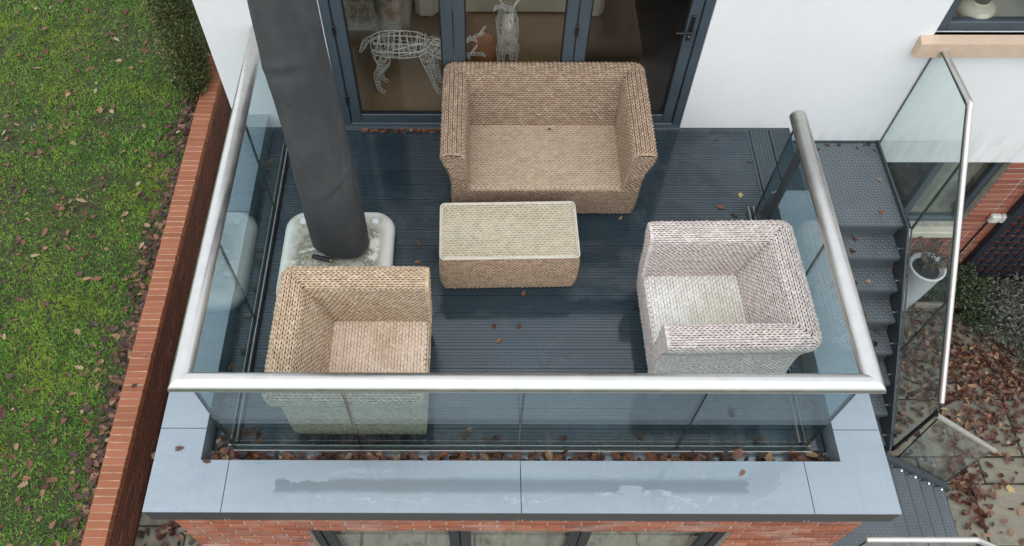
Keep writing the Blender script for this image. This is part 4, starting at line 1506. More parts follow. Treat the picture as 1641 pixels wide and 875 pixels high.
def wire_barrel(m, p0, p1, r0, r1, nring=9, nlong=8, r=.0032):
    p0, p1 = Vector(p0), Vector(p1); ax = (p1 - p0).normalized()
    up = Vector((0, 0, 1)) if abs(ax.z) < .8 else Vector((0, 1, 0))
    sd_ = ax.cross(up).normalized(); up = sd_.cross(ax)
    f = lambda t: r0 + (r1 - r0) * t + .25 * r0 * math.sin(math.pi * t) - (.25 * r0 if t in (0, 1) else 0)
    pt = lambda t, a: p0.lerp(p1, t) + (sd_ * math.cos(a) * .75 + up * math.sin(a)) * f(t)
    for k in range(nring):
        t = k / (nring - 1); sl = random.uniform(-.08, .08)
        m.tube([pt(min(1, max(0, t + sl * math.sin(a))), a) for a in np.linspace(0, 2 * math.pi, 15)], r, 4)
    for k in range(nlong):
        a = 2 * math.pi * k / nlong
        m.tube([pt(t, a) for t in np.linspace(0, 1, 8)], r, 4)
    for k in range(10):
        a = random.uniform(0, 6.28); b = a + random.uniform(.6, 1.6)
        m.tube([pt(t, a + (b - a) * t) for t in np.linspace(0, 1, 7)], r * .8, 4)
def antler(m, base, sgn, sc=1.0):
    b = Vector(base)
    def ladder(pts, wd):
        P_ = [Vector(p) for p in pts]
        o = Vector((0, .3, 1)).normalized() * wd
        m.tube([p + o for p in P_], .004, 4); m.tube([p - o for p in P_], .004, 4)
        for p in P_: m.tube([p + o, p - o], .0035, 4)
    main = [b + Vector((sc * .02 * i * (1 + .1 * i), sgn * .012 * i, sc * (.035 * i - .0016 * i * i))) for i in range(9)]
    ladder(main, .010)
    for j, q in ((3, 1), (5, -1), (7, 1)):
        s0 = main[j]
        ladder([s0 + Vector((sc * .022 * i, sgn * .02 * i * q, sc * (.02 * i - .002 * i * i))) for i in range(4)], .009)
def deer_grazing():
    root = empty('wire_reindeer', (-.93, .46, 0), label='white wire reindeer standing side on with lowered head behind left door pane', cat='reindeer', group='wire reindeer indoors')
    y = .46
    m = MB(); wire_barrel(m, (-1.155, y, .49), (-.70, y, .485), .105, .10, 11, 10); m.build('body', 'white_wire', root)
    for x, yy, hind in ((-1.135, y - .06, 1), (-1.115, y + .07, 1), (-.72, y - .06, 0), (-.70, y + .07, 0)):
        m = MB()
        if hind: wire_leg(m, [(x + .06, yy, .44), (x + .07, yy, .32), (x - .01, yy, .21), (x + .0, yy, .04), (x + .035, yy, .005)], [.075, .05, .026, .017, .02], 13)
        else: wire_leg(m, [(x + .01, yy, .44), (x + .03, yy, .30), (x + .055, yy, .17), (x + .08, yy, .04), (x + .10, yy, .005)], [.062, .042, .024, .017, .02], 13)
        m.build('leg', 'white_wire', root)
    m = MB(); wire_leg(m, [(-1.15, y, .55), (-1.20, y, .53), (-1.235, y, .45), (-1.255, y, .41)], [.03, .032, .022, .012], 7); m.build('tail', 'white_wire', root)
    m = MB(); wire_barrel(m, (-.69, y, .50), (-.49, y, .36), .075, .05, 6, 8); m.build('neck', 'white_wire', root)
    m = MB(); wire_barrel(m, (-.50, y, .38), (-.40, y, .24), .052, .026, 6, 8); m.build('head', 'white_wire', root)
    for s_ in (-1, 1):
        m = MB(); antler(m, (-.46, y + .03 * s_, .36), s_, .78); m.build('antler', 'white_wire', root)
def deer_front():
    root = empty('wire_reindeer', (-.02, .62, 0), label='white wire reindeer seen end on behind the middle door pane', cat='reindeer', group='wire reindeer indoors')
    x, y = -.035, .62
    m = MB(); wire_barrel(m, (x, y - .12, .46), (x, y + .28, .47), .10, .095, 8, 9); m.build('body', 'white_wire', root)
    m = MB()
    for k in range(7):
        q = .02 + .012 * k
        m.tube([(x + q * math.cos(a) * .9, y - .13, .46 + q * 1.1 * math.sin(a)) for a in np.linspace(0, 6.283, 15)], .003, 4)
    m.build('chest', 'white_wire', root)
    for sx in (-1, 1):
        for yy in (y - .10, y + .24):
            m = MB(); wire_leg(m, [(x + sx * .05, yy, .42), (x + sx * .055, yy, .25), (x + sx * .05, yy, .04), (x + sx * .05, yy - .02, .005)], [.05, .03, .017, .02], 9); m.build('leg', 'white_wire', root)
    m = MB(); wire_barrel(m, (x, y - .10, .52), (x, y - .17, .76), .065, .045, 6, 8); m.build('neck', 'white_wire', root)
    m = MB(); wire_barrel(m, (x, y - .14, .80), (x, y - .28, .74), .05, .025, 5, 8); m.build('head', 'white_wire', root)
    for s_ in (-1, 1):
        m = MB(); antler(m, (x + .03 * s_, y - .14, .84), s_, .5 * s_ if False else .5)
        m.v = [(x + (vx - x) * s_ if s_ < 0 else vx, vy, vz) for vx, vy, vz in m.v]
        m.build('antler', 'white_wire', root)
deer_grazing(); deer_front()
m = MB(); m.lathe([(.075, 0), (.10, .04), (.115, .12), (.10, .20), (.075, .235), (.085, .25), (.07, .25), (.06, .20), (.03, .19)], (-.235, .80, 0.0), 20)
tag(m.build('clay_pot', 'terracotta', at=(-.235, .80, 0)), 'orange clay pot on the carpet behind the wire antlers', 'pot')
m = MB(); m.lathe([(.05, 0), (.06, .03), (.06, .10), (.045, .14), (.02, .15)], (.62, .45, 0), 16)
tag(m.build('toy', 'red_plastic', at=(.62, .45, 0)), 'small red object on the carpet just behind the wicker sofa', 'toy')
m = MB(); pts = [(-1.45 + .1 * k, .33 + .05 * math.sin(k * 1.1) + .02 * math.sin(k * 2.7), .004) for k in range(9)]
m.tube(pts, .003, 5); tag(m.build('cable', 'brown_bark', at=(-1.0, .33, 0)), 'thin dark cable lying on the carpet by the deer hooves', 'cable')
# vase on the upper window board
m = MB(); m.lathe([(.07, 0), (.115, .03), (.135, .07), (.125, .115), (.08, .145), (.06, .15), (.06, .155), (.05, .15), (.045, .12)], (3.42, .20, 1.002), 28)
v_ = m.build('vase', 'cream_vase', at=(3.42, .20, 1.002)); tag(v_, 'round cream vase standing inside the upper right window', 'vase')
m = MB(); m.lathe([(.055, 1.14), (.065, 1.20), (.05, 1.28), (.02, 1.32)], (3.42, .20, 0), 14); m.build('dried_flowers', 'brown_bark', v_)

# ------------------------------------------------------------------ outside stair
RI, GO = .175, .195
ST = empty('staircase', (2.75, -1.5, PATIO), label='dark grey chequer plate steel staircase turning down beside the balcony', cat='staircase')
def lozenges(x0, x1, y0, y1, z, pitch=.027):
    nx = max(1, int((x1 - x0) / pitch)); ny = max(1, int((y1 - y0) / pitch))
    i, j = np.meshgrid(np.arange(nx), np.arange(ny), indexing='ij'); i, j = i.ravel(), j.ravel()
    cx = x0 + (x1 - x0) * (i + .5) / nx; cy = y0 + (y1 - y0) * (j + .5) / ny
    a = np.where((i + j) % 2 == 0, np.pi / 4, -np.pi / 4)
    L, Wd, H = pitch * .60, pitch * .13, .0030
    loc = np.array([(-L, 0, 0), (0, -Wd, 0), (L, 0, 0), (0, Wd, 0), (-L * .45, 0, H), (L * .45, 0, H)])
    c, s_ = np.cos(a)[:, None], np.sin(a)[:, None]
    X = cx[:, None] + loc[None, :, 0] * c - loc[None, :, 1] * s_
    Y = cy[:, None] + loc[None, :, 0] * s_ + loc[None, :, 1] * c
    Z = z + loc[None, :, 2] + 0 * X
    V = np.stack([X, Y, Z], -1).reshape(-1, 3)
    t = np.array([(0, 1, 4), (1, 5, 4), (1, 2, 5), (2, 3, 5), (3, 4, 5), (3, 0, 4)])
    F = ((np.arange(len(cx)) * 6)[:, None, None] + t[None]).reshape(-1, 3)
    return V, F
invs = world_of(ST).inverted()
def plate(name, x0, x1, y0, y1, z, lip=None, pitch=.027):
    m = MB(); m.box((x0, y0, z - .006), (x1, y1, z), .001)
    if lip == '-y': m.box((x0, y0, z - .045), (x1, y0 + .006, z - .0062), .001); m.box((x0, y0 + .030, z - RI + .001), (x1, y0 + .036, z - .0065), .001)
    if lip == '+x': m.box((x1 - .006, y0, z - .045), (x1, y1, z - .0062), .001); m.box((x1 - .036, y0, z - RI + .001), (x1 - .030, y1, z - .0065), .001)
    o = m.build(name, 'chequer', ST)
    V, F = lozenges(x0 + .008, x1 - .008, y0 + .008, y1 - .008, z - .0002, pitch)
    V = V + np.array(invs.translation)[None]
    if lip == '+x':
        q = MB(); q.box((x1 + .0005, y0, z - .022), (x1 + .006, y1, z + .0005), .001); q.build('edge_line', 'stringer_paint', o)  # slim dark strip added to draw the line at each tread edge
    p = link_mesh('raised_pattern', np_mesh('raised_pattern', V, F, 'chequer_raised'), o, kind='stuff')
    return o
LZ = -.18
SX0, SX1 = 2.345, 3.125
plate('landing', SX0, SX1, -.885, -.008, LZ, '-y')
m = MB(); m.box((SX0, -.012, LZ + .0005), (SX1 + .04, -.001, LZ + .02), .002); m.build('skirting', 'stringer_paint', ST)
def bolt(p, d, par=None):
    m = MB(); a = Vector(p); b = a + Vector(d)
    m.tube([a, b], .009, 8); m.build('bolt', 'bolt_steel', par or ST)
for k in range(1, 8):
    y0 = -.885 - GO * k; z = LZ - RI * k
    plate('tread', SX0, SX1 - .004, y0, y0 + .25, z, '-y')
    bolt((SX1 - .0, y0 + .16, z - .05), (-.02, 0, 0)); bolt((SX1 - .0, y0 + .08, z + .02), (-.018, 0, 0))
ZQ = -1.58; YB, YF_ = -2.262, -3.21
plate('landing', 2.36, 3.085, YF_, -2.24, ZQ)
for k in range(1, 6):
    x1 = 3.083 + .2 * k; z = ZQ - RI * k
    plate('tread', x1 - .27, x1, YF_ + .02, YB, z, '+x')
    bolt((x1 - .025, YB - .028, z + .002), (0, -.004, .012)); bolt((x1 - .12, YB + .010, z + .052), (0, -.020, .004))
# stringers: plates following the flights
def stringer_yz(x0, x1, pts):
    m = MB(); m.prism(pts, x0, x1, fn=lambda a, b, h: (h, a, b)); m.build('stringer', 'stringer_paint', ST)
e1 = -2.30
zs1 = lambda y: -.145 - (-.93 - y) * .9
stringer_yz(SX1 + .001, SX1 + .017, [(-.004, -.15), (-.93, -.145), (e1, zs1(e1)), (e1, zs1(e1) - .32), (-1.02, -.48), (-.86, -.40), (-.004, -.40)])
stringer_yz(SX0 - .018, SX0 - .002, [(-.004, -.186), (-.885, -.186), (e1, zs1(e1) - .06), (e1, zs1(e1) - .32), (-.95, -.42), (-.004, -.40)])
def stringer_xz(y0, y1, pts):
    m = MB(); m.prism(pts, y0, y1, fn=lambda a, b, h: (a, h, b)); m.build('stringer', 'stringer_paint', ST)
zs2 = lambda x: -1.891 - (x - 3.448) * .895
stringer_xz(YB + .003, YB + .072, [(3.16, zs2(3.16)), (4.207, zs2(4.207)), (4.215, -2.63), (3.95, -2.63), (3.16, zs2(3.16) - .16)])
m = MB(); m.box((3.085, YB + .004, -1.86), (3.155, -2.19, ZQ + .06), .003); m.build('newel_plate', 'stringer_paint', ST)
stringer_xz(YF_ - .016, YF_ + .018, [(2.36, ZQ + .0), (3.08, ZQ + .0), (4.10, zs2(4.10) - .02), (4.13, -2.63), (3.95, -2.63), (3.08, ZQ - .3), (2.36, ZQ - .25)])

# stair balustrades (glass + steel rail)
SB = empty('stair_balustrade', (3.17, -1.2, LZ), label='glass balustrade with slim steel handrail along the outer side of the stair', cat='balustrade')
def glass_poly(pts, x0, x1, fn, par):
    m = MB(); n = len(pts)
    m.prism(pts, x0, x1, fn=fn)
    for i in range(n): m.m[i] = 1
    return m.build('glass_pane', ['stair_glass', 'stair_glass_edge'], par)
fy = lambda a, b, h: (h, a, b)
GXs = SX1 + .030
top1 = lambda y: .93 if y > -.63 else .93 - (-.63 - y) * .918
glass_poly([(-.006, -.20), (-.925, -.165), (-.925, top1(-.925) - .02), (-.63, .915), (-.006, .90)], GXs, GXs + .016, fy, SB)
glass_poly([(-.935, -.165), (-1.66, zs1(-1.66) - .02), (-1.66, top1(-1.66) - .02), (-.935, top1(-.935) - .02)], GXs, GXs + .016, fy, SB)
glass_poly([(-1.67, zs1(-1.67) - .02), (e1 + .02, zs1(e1) - .02), (e1 + .02, top1(e1) - .0), (-1.67, top1(-1.67) - .02)], GXs, GXs + .016, fy, SB)
m = MB(); m.tube([(GXs + .03, -.045, .90), (GXs + .03, -.62, .93)], .021, 14); m.build('handrail', 'slim_steel', SB)
m = MB(); m.tube([(GXs + .03, -.62, .93), (GXs + .03, -2.24, -.55)], .021, 14); m.build('handrail', 'slim_steel', SB)
m = MB(); m.tube([(GXs + .03, -.60, .9285), (GXs + .03, -.63, .93), (GXs + .03, -.65, .905)], .0235, 14); m.build('elbow', 'slim_steel', SB)
m = MB(); m.box((GXs - .001, e1 - .004, zs1(e1) - .03), (GXs + .018, e1 + .018, top1(e1) + .02), .002); m.build('end_post', 'rubber', SB)
for (yy, zz) in ((-1.85, -1.05), (-1.2, -.45), (-2.22, -1.30)):
    m = MB(); m.tube([(GXs - .012, yy, zz + .03), (GXs + .004, yy, zz + .03)], .018, 12); m.build('clamp', 'black_plastic', SB)
SB2 = empty('stair_balustrade', (3.8, YB, -2.2), label='short glass balustrade with sloping steel handrail along the lower flight by the patio', cat='balustrade')
fxz = lambda a, b, h: (a, h, b)
top2 = lambda x: -.955 - (x - 3.353) * .907
GY2 = -2.17
glass_poly([(3.46, zs2(3.46) - .03), (4.205, zs2(4.205) - .03), (4.205, top2(4.205) - .015), (3.40, top2(3.40) - .015)], GY2 - .007, GY2 + .007, fxz, SB2)
m = MB(); m.tube([(3.357, GY2, top2(3.357)), (4.223, GY2, top2(4.223))], .0235, 14); m.build('handrail', 'slim_steel', SB2)
m = MB(); m.tube([(3.3575, GY2, top2(3.3575)), (3.350, GY2, top2(3.350))], .015, 12); m.build('end_plug', 'rubber', SB2)
SB3 = empty('stair_balustrade', (3.0, YF_, -1.6), label='steel handrail on clear glass along the front of the quarter landing', cat='balustrade')
glass_poly([(2.40, ZQ + .02), (3.1, ZQ + .02), (3.2, -.70), (3.13, -.585), (2.40, -.585)], YF_ - .034, YF_ - .020, fxz, SB3)
glass_poly([(3.11, ZQ + .0), (4.1, zs2(4.1) - .0), (4.1, -.58 - (4.1 - 3.12) * .9), (3.21, -.70)], YF_ - .034, YF_ - .020, fxz, SB3)
m = MB(); m.tube([(2.375, YF_ - .03, -.56), (3.12, YF_ - .03, -.56)], .021, 14); m.build('handrail', 'slim_steel', SB3)
m = MB(); m.tube([(3.115, YF_ - .03, -.56), (3.13, YF_ - .03, -.562), (4.15, YF_ - .03, -1.47)], .021, 14); m.build('handrail', 'slim_steel', SB3)

# ------------------------------------------------------------------ things by the right wall
def planter():
    c = (4.30, -.165, PATIO)
    root = empty('planter', c, label='tall white tapered planter with withered plant below the stair', cat='planter')
    m = MB(); m.lathe([(.10, 0), (.115, .02), (.15, .35), (.172, .70), (.182, .735), (.182, .75), (.160, .75), (.150, .70), (.02, .69)], c, 32); m.build('pot', 'white_pot', root)
    m = MB(); m.lathe([(.150, .695), (.08, .715), (.01, .71)], c, 20); m.build('soil', 'soil_dark', root)
    m = MB(); lv = MB()
    for k in range(22):
        a = random.uniform(0, 6.28); l = random.uniform(.12, .34)
        p = [(c[0] + .04 * math.cos(a) + l * .6 * t * t * math.cos(a) - .02 * t, c[1] + .04 * math.sin(a) + l * .6 * t * t * math.sin(a), c[2] + .70 + l * t * 1.3) for t in np.linspace(0, 1, 5)]
        m.tube(p, [.005, .004, .004, .003, .002], 5)
        for t in range(1, 5):
            for _ in range(5):
                q = Vector(p[t]); d = Vector((random.uniform(-1, 1), random.uniform(-1, 1), random.uniform(-.3, .6))).normalized() * random.uniform(.025, .05)
                s_ = d.cross(Vector((0, 0, 1))).normalized() * .012
                lv.add([q, q + d * .5 + s_, q + d, q + d * .5 - s_], [(0, 1, 2, 3)])
    m.build('stem', 'brown_bark', root); lv.build('foliage', 'leaf_dry', root, kind='stuff')
planter()

def socket():
    root = empty('outdoor_socket', (4.735, -.02, -1.23), label='double grey weatherproof outdoor socket on the red brick wall', cat='socket')
    for x in (4.682, 4.786):
        m = MB(); m.box((x - .049, -.062, -1.285), (x + .049, -.009, -1.18), .012); m.build('socket_cover', 'socket_grey', root)
        m = MB(); m.box((x - .030, -.066, -1.265), (x + .030, -.0625, -1.21), .003); m.build('lid', 'socket_grey', root)
    m = MB(); m.tube([(4.668, -.02, -1.285), (4.662, -.018, -1.8), (4.655, -.018, -2.45)], .008, 8); m.build('cable', 'black_plastic', root)
socket()

def trellis():
    root = empty('trellis', (5.5, -.13, PATIO), label='dark navy square lattice trellis standing against the red brick wall', cat='trellis')
    x0, x1, z0, z1, y = 4.845, 6.6, -2.50, -.75, -.055
    m = MB(); m.box((x0 - .075, y - .03, PATIO), (x0, y + .03, z1 + .03), .004); m.build('post', 'trellis_navy', root)
    m = MB(); m.box((x1, y - .03, PATIO), (x1 + .05, y + .03, z1 + .03), .004); m.build('post', 'trellis_navy', root)
    for z in (z0, z1): 
        m = MB(); m.box((x0, y - .022, z - .025), (x1, y + .022, z + .025), .004); m.build('rail', 'trellis_navy', root)
    n = 18
    for k in range(1, n):
        x = x0 + (x1 - x0) * k / n; m = MB(); m.box((x - .020, y - .011, z0 + .026), (x + .020, y - .001, z1 - .026), .003); m.build('slat', 'trellis_navy', root)
    n = 17
    for k in range(1, n):
        z = z0 + (z1 - z0) * k / n; m = MB(); m.box((x0 + .001, y + .001, z - .020), (x1 - .001, y + .011, z + .020), .003); m.build('slat', 'trellis_navy', root)
trellis()

def leaf_mass(n, pts_fn, size, mat, parent, name='crown', up=.35, asp=.45):
    P0, Nn = pts_fn(n); n = len(P0)
    d = rng.normal(size=(n, 3)); d[:, 2] *= .6; d += Nn * .6; d /= np.linalg.norm(d, axis=1, keepdims=True)
    s_ = np.cross(d, rng.normal(size=(n, 3))); s_ /= np.linalg.norm(s_, axis=1, keepdims=True)
    l = size * (.6 + .8 * rng.random(n))[:, None]; w_ = l * asp
    up_ = np.cross(s_, d)
    V = np.stack([P0, P0 + d * l * .5 + s_ * w_ * .5 + up_ * l * .08, P0 + d * l, P0 + d * l * .5 - s_ * w_ * .5 + up_ * l * .08], 1)
    F = (np.arange(n) * 4)[:, None] + np.array([[0, 1, 2, 3]])
    inv_ = np.array(world_of(parent).inverted().translation)
    o = link_mesh(name, np_mesh(name, V.reshape(-1, 3) + inv_[None], F, mat), parent, kind='stuff')
    return o
def blob_points(blobs, shell=.55):
    def f(n):
        vol = np.array([b[3] * b[4] * b[5] for b in blobs]) ** .75; pr_ = vol / vol.sum()
        k = rng.choice(len(blobs), n, p=pr_); B_ = np.array(blobs)[k]
        d = rng.normal(size=(n, 3)); d /= np.linalg.norm(d, axis=1, keepdims=True)
        r = (shell + (1.05 - shell) * rng.random(n) ** .6)[:, None]
        # lumpy surface
        lump = 1 + .13 * np.sin(d[:, :1] * 7 + B_[:, :1] * 9) * np.sin(d[:, 1:2] * 6 + 2) + .08 * np.sin(d[:, 2:] * 11 + d[:, :1] * 5)
        return B_[:, :3] + d * B_[:, 3:] * r * lump, d
    return f
def stems(m, base, blobs, n=10, r=.012):
    for k in range(n):
        b = blobs[k % len(blobs)]; d = rng.normal(size=3); d /= np.linalg.norm(d)
        e = Vector(b[:3]) + Vector(d * np.array(b[3:]) * .8)
        p0 = Vector(base) + Vector((random.uniform(-.06, .06), random.uniform(-.06, .06), 0))
        mid = p0.lerp(e, .5) + Vector((random.uniform(-.08, .08), random.uniform(-.08, .08), .05))
        m.tube([p0, mid, e], [r, r * .7, r * .3], 5)
# clipped evergreen at the lawn edge
hb_ = [(-4.02, 3.15, -2.25, .25, .34, .42), (-4.00, 3.20, -1.70, .27, .36, .50), (-3.98, 3.25, -1.15, .27, .36, .45), (-4.04, 3.0, -2.42, .20, .22, .22), (-3.98, 3.9, -1.9, .28, .4, .75)]
sh = empty('clipped_shrub', (-4.0, 3.2, LAWN), label='dark clipped evergreen shrub at the lawn edge by the white wall', cat='shrub')
m = MB(); stems(m, (-4.0, 3.2, LAWN - .03), hb_, 14, .02); m.build('stem', 'brown_bark', sh)
leaf_mass(26000, blob_points(hb_, .45), .032, 'leaf_box', sh, asp=.6)
# grey sprawling shrub by the trellis
gb = [(5.55, -.33, -2.33, .42, .30, .32), (5.25, -.52, -2.42, .28, .26, .22), (5.75, -.75, -2.42, .35, .30, .24), (6.1, -.40, -2.25, .45, .35, .40), (5.45, -.82, -2.50, .20, .18, .14), (5.15, -.25, -2.35, .24, .2, .25)]
sh2 = empty('grey_shrub', (5.6, -.5, PATIO), label='sprawling grey green shrub in front of the lattice trellis', cat='shrub')
m = MB(); stems(m, (5.55, -.45, PATIO), gb, 26, .010); m.build('stem', 'brown_bark', sh2)
leaf_mass(9500, blob_points(gb, .45), .040, 'leaf_grey', sh2, asp=.42)
cb = [(4.86, -.28, -2.2, .16, .12, .24), (5.02, -.42, -2.45, .17, .16, .16), (4.72, -.2, -2.05, .12, .09, .2), (4.6, -.12, -2.3, .12, .09, .25)]
sh3 = empty('climber', (4.98, -.25, PATIO), label='small green climbing plant at the left foot of the trellis', cat='plant')
m = MB(); stems(m, (4.98, -.25, PATIO), cb, 9, .007); m.build('stem', 'brown_bark', sh3)
leaf_mass(1500, blob_points(cb, .3), .045, 'leaf_green', sh3, asp=.55)

# ------------------------------------------------------------------ fallen leaves
def leaf_shape(kind, L=1.0):
    st = 9; t = np.linspace(0, 1, st)
    if kind == 'oak':
        w_ = np.array([.03, .16, .10, .30, .17, .36, .20, .26, .02])
    elif kind == 'oval':
        w_ = np.array([.02, .14, .24, .30, .32, .30, .23, .13, .01])
    else:
        w_ = np.array([.03, .30, .16, .44, .20, .34, .14, .16, .01])
    w_ = w_ * np.where(np.arange(st) % 2, 1 + rng.uniform(-.12, .12, st), 1)
    curl = rng.uniform(.15, .9); bend = rng.uniform(-.25, .5); tw = rng.uniform(-.5, .5)
    V = []
    for i in range(st):
        zc = bend * (t[i] - .5) ** 2
        for s_ in (-1, 0, 1):
            ww = w_[i] * (1 + rng.uniform(-.12, .12))
            V.append(((t[i] - .5) , s_ * ww, zc + abs(s_) * ww * ww * curl * 1.6 + tw * (t[i] - .5) * s_ * ww))
    V = np.array(V) * L
    V[:, 2] -= V[:, 2].min()
    F = []
    for i in range(st - 1):
        for j in range(2):
            k = i * 3 + j; F.append((k, k + 1, k + 4, k + 3))
    return V, np.array(F)
SHAPES = [leaf_shape(k) for k in ('oak', 'oak', 'maple', 'oval', 'oak', 'maple', 'oak', 'oval')]
SHAPE_WORD = ('lobed', 'lobed', 'pointed', 'oval', 'lobed', 'pointed', 'lobed', 'oval')
HUES = {'dark brown': ((.026, .013, .010), (.042, .020, .015)), 'red brown': ((.058, .021, .014), (.088, .033, .020)),
        'rust orange': ((.155, .055, .024), (.22, .088, .038)), 'tan': ((.23, .14, .075), (.30, .20, .11)), 'yellow': ((.38, .26, .08), (.42, .33, .13))}
for hname, (c0, c1) in HUES.items():
    t = NT('leaf_' + hname.replace(' ', '_'))
    nz = t.noise(t.coord('Object'), 5, 4)
    c = t.ramp(nz, [(.3, c0), (.65, c1)])
    c = t.mix(t.ramp(t.noise(t.coord('Object'), 14, 3), [(.5, 0.0), (.8, .5)]), c, tuple(q * .45 for q in c0))
    t.bsdf(c, .42, 0, None, .45)
    MAT[t.m.name] = t.m
LEAF_ME = {(h, k): np_mesh('fallen_leaf', V, F, 'leaf_' + h.replace(' ', '_')) for h in HUES for k, (V, F) in enumerate(SHAPES)}
HW = [('dark brown', .24), ('red brown', .35), ('rust orange', .24), ('tan', .15), ('yellow', .02)]
def pick_hue():
    r_ = random.random()
    for h, w_ in HW:
        r_ -= w_
        if r_ < 0: return h
    return 'red brown'
NLEAF = 0
def leaf(x, y, z, s, where, group='fallen leaves', tilt=.35, hue=None, shape=None, exact=None):
    global NLEAF
    h = hue or pick_hue(); k = random.randrange(len(SHAPES)) if shape is None else shape
    o = link_mesh('fallen_leaf', LEAF_ME[h, k], None, (x, y, z + .002), (random.uniform(-tilt, tilt), random.uniform(-tilt, tilt), random.uniform(0, 6.28)))
    o.scale = (s, s, s)
    tag(o, exact or (h + ' ' + SHAPE_WORD[k] + ' leaf ' + where), 'leaf', group); NLEAF += 1
    return o
def litter(name, pts, sizes, label, tilt=.4, mat='leaf_many'):
    n = len(pts); k = rng.integers(0, len(SHAPES), n)
    Vs, Fs, b = [], [], 0
    a = rng.random(n) * 6.283; tx = rng.uniform(-tilt, tilt, n); ty = rng.uniform(-tilt, tilt, n)
    for i in range(n):
        V, F = SHAPES[k[i]]
        V = V * sizes[i]
        c, s_ = math.cos(a[i]), math.sin(a[i])
        X = V[:, 0] * c - V[:, 1] * s_; Y = V[:, 0] * s_ + V[:, 1] * c
        Z = V[:, 2] + tx[i] * X + ty[i] * Y
        Z = Z - min(0, Z.min())
        Vs.append(np.stack([X, Y, Z], 1) + np.array(pts[i])); Fs.append(F + b); b += len(V)
    o = link_mesh(name, np_mesh(name, np.concatenate(Vs), np.concatenate(Fs), mat), None, kind='stuff')
    return tag(o, label, 'leaves')
for x, y, z, s_, h, lab in [
     (-2.16, -2.87, CT, .06, 'red brown', 'single brown leaf lying on the left front corner of the metal coping'),
     (-1.97, -2.955, CT, .05, 'red brown', 'small brown leaf on the inner edge of the coping at its left corner'),
     (1.38, -3.02, CT, .05, 'rust orange', 'single curled orange leaf on the right part of the front coping'),
     (.83, -.95, .0, .035, 'tan', 'tiny pale leaf on the deck just right of the wicker sofa'),
     (.06, -1.63, .0, .05, 'rust orange', 'orange leaf at the front foot of the coffee table'),
     (.86, -1.75, .0, .05, 'dark brown', 'dark leaf on the deck beside the pale armchair front'),
     (-.12, -2.02, .0, .05, 'rust orange', 'small orange leaf alone on the middle of the open deck'),
     (-.16, -1.90, .0, .05, 'red brown', 'left one of two red brown leaves in front of the coffee table'),
     (.02, -1.90, .0, .045, 'red brown', 'right one of two red brown leaves in front of the coffee table'),
     (1.62, -.84, .0, .06, 'rust orange', 'orange leaf on the deck behind the pale armchair back'),
     (1.72, -.92, .0, .06, 'dark brown', 'dark leaf on the deck beside the end of the right channel'),
     (1.80, -.72, .0, .06, 'yellow', 'yellow leaf on the deck at the stair opening'),
     (1.70, -.15, .0, .03, 'dark brown', 'dark speck of leaf on the deck near the wall by the edge trim'),
     (1.93, -.38, .0, .04, 'dark brown', 'dark leaf on the edge trim beside the stair opening'),
     (-.50, -2.30, .0, .05, 'tan', 'pale leaf on the deck beside the honey coloured armchair seat'),
     (-.72, -1.20, .0, .06, 'red brown', 'red brown leaf on the deck right of the parasol base, nearest the house'),
     (-.73, -1.36, .0, .05, 'rust orange', 'orange leaf on the deck right of the parasol base, nearest the armchair'),
     (-1.70, -1.70, .0, .05, 'dark brown', 'dark leaf on the deck behind the left armchair corner'),
     (2.58, -.08, LZ, .08, 'rust orange', 'large orange leaf on the upper stair landing near the wall'),
     (2.98, -.76, LZ, .06, 'rust orange', 'small orange leaf near the front edge of the stair landing'),
     (3.05, -.42, LZ, .05, 'tan', 'pale leaf at the outer edge of the upper stair landing'),
     (.28, -.33, SEAT_Z + .006, .035, 'dark brown', 'dark scrap of leaf on the sofa seat by the backrest'),
     (3.9, -.03, -1.42, .07, 'tan', 'pale dry leaf lying on the cream sill of the lower window'),
     (-3.80, -1.2, WALL_TOP, .07, 'dark brown', 'dark curled leaf on top of the brick garden wall'),
     (-3.78, -.85, WALL_TOP, .05, 'tan', 'pale leaf fragment on top of the brick garden wall')]:
    leaf(x, y, z, s_, '', None, .2, h, None, lab)
for k in range(5):
    leaf(-1.47 + random.uniform(-.08, .10), -1.40 + random.uniform(-.10, .12), .142, random.uniform(.03, .05), 'scrap on the white parasol base', 'leaves on the parasol base')
for k in range(8):
    kk = k // 2 + 1; z = LZ - RI * kk
    leaf(random.uniform(2.75, 3.06), -.885 - GO * kk + random.uniform(.05, .2), z, random.uniform(.05, .09), 'on the %s steel tread below the landing' % ('first', 'second', 'third', 'fourth')[kk - 1], 'leaves on the stair')
for k in range(8):
    leaf((2.45, 2.62, 2.7, 2.8, 2.95, 3.02, 3.06, 3.09)[k], random.uniform(-.10, -.03), LZ, random.uniform(.03, .055), 'along the back of the stair landing', 'leaves on the stair landing', hue=random.choice(['dark brown', 'red brown']))
for k in range(34):
    x = -1.36 + .80 * random.random() ** .8
    leaf(x, -.030 - random.random() * .032, .004, random.uniform(.04, .07), 'on the door threshold ' + ('near the parasol' if x < -1.1 else 'at mid pane' if x < -.8 else 'beside the sofa'), 'leaves along the door threshold', hue=random.choice(['rust orange', 'rust orange', 'red brown', 'tan']))
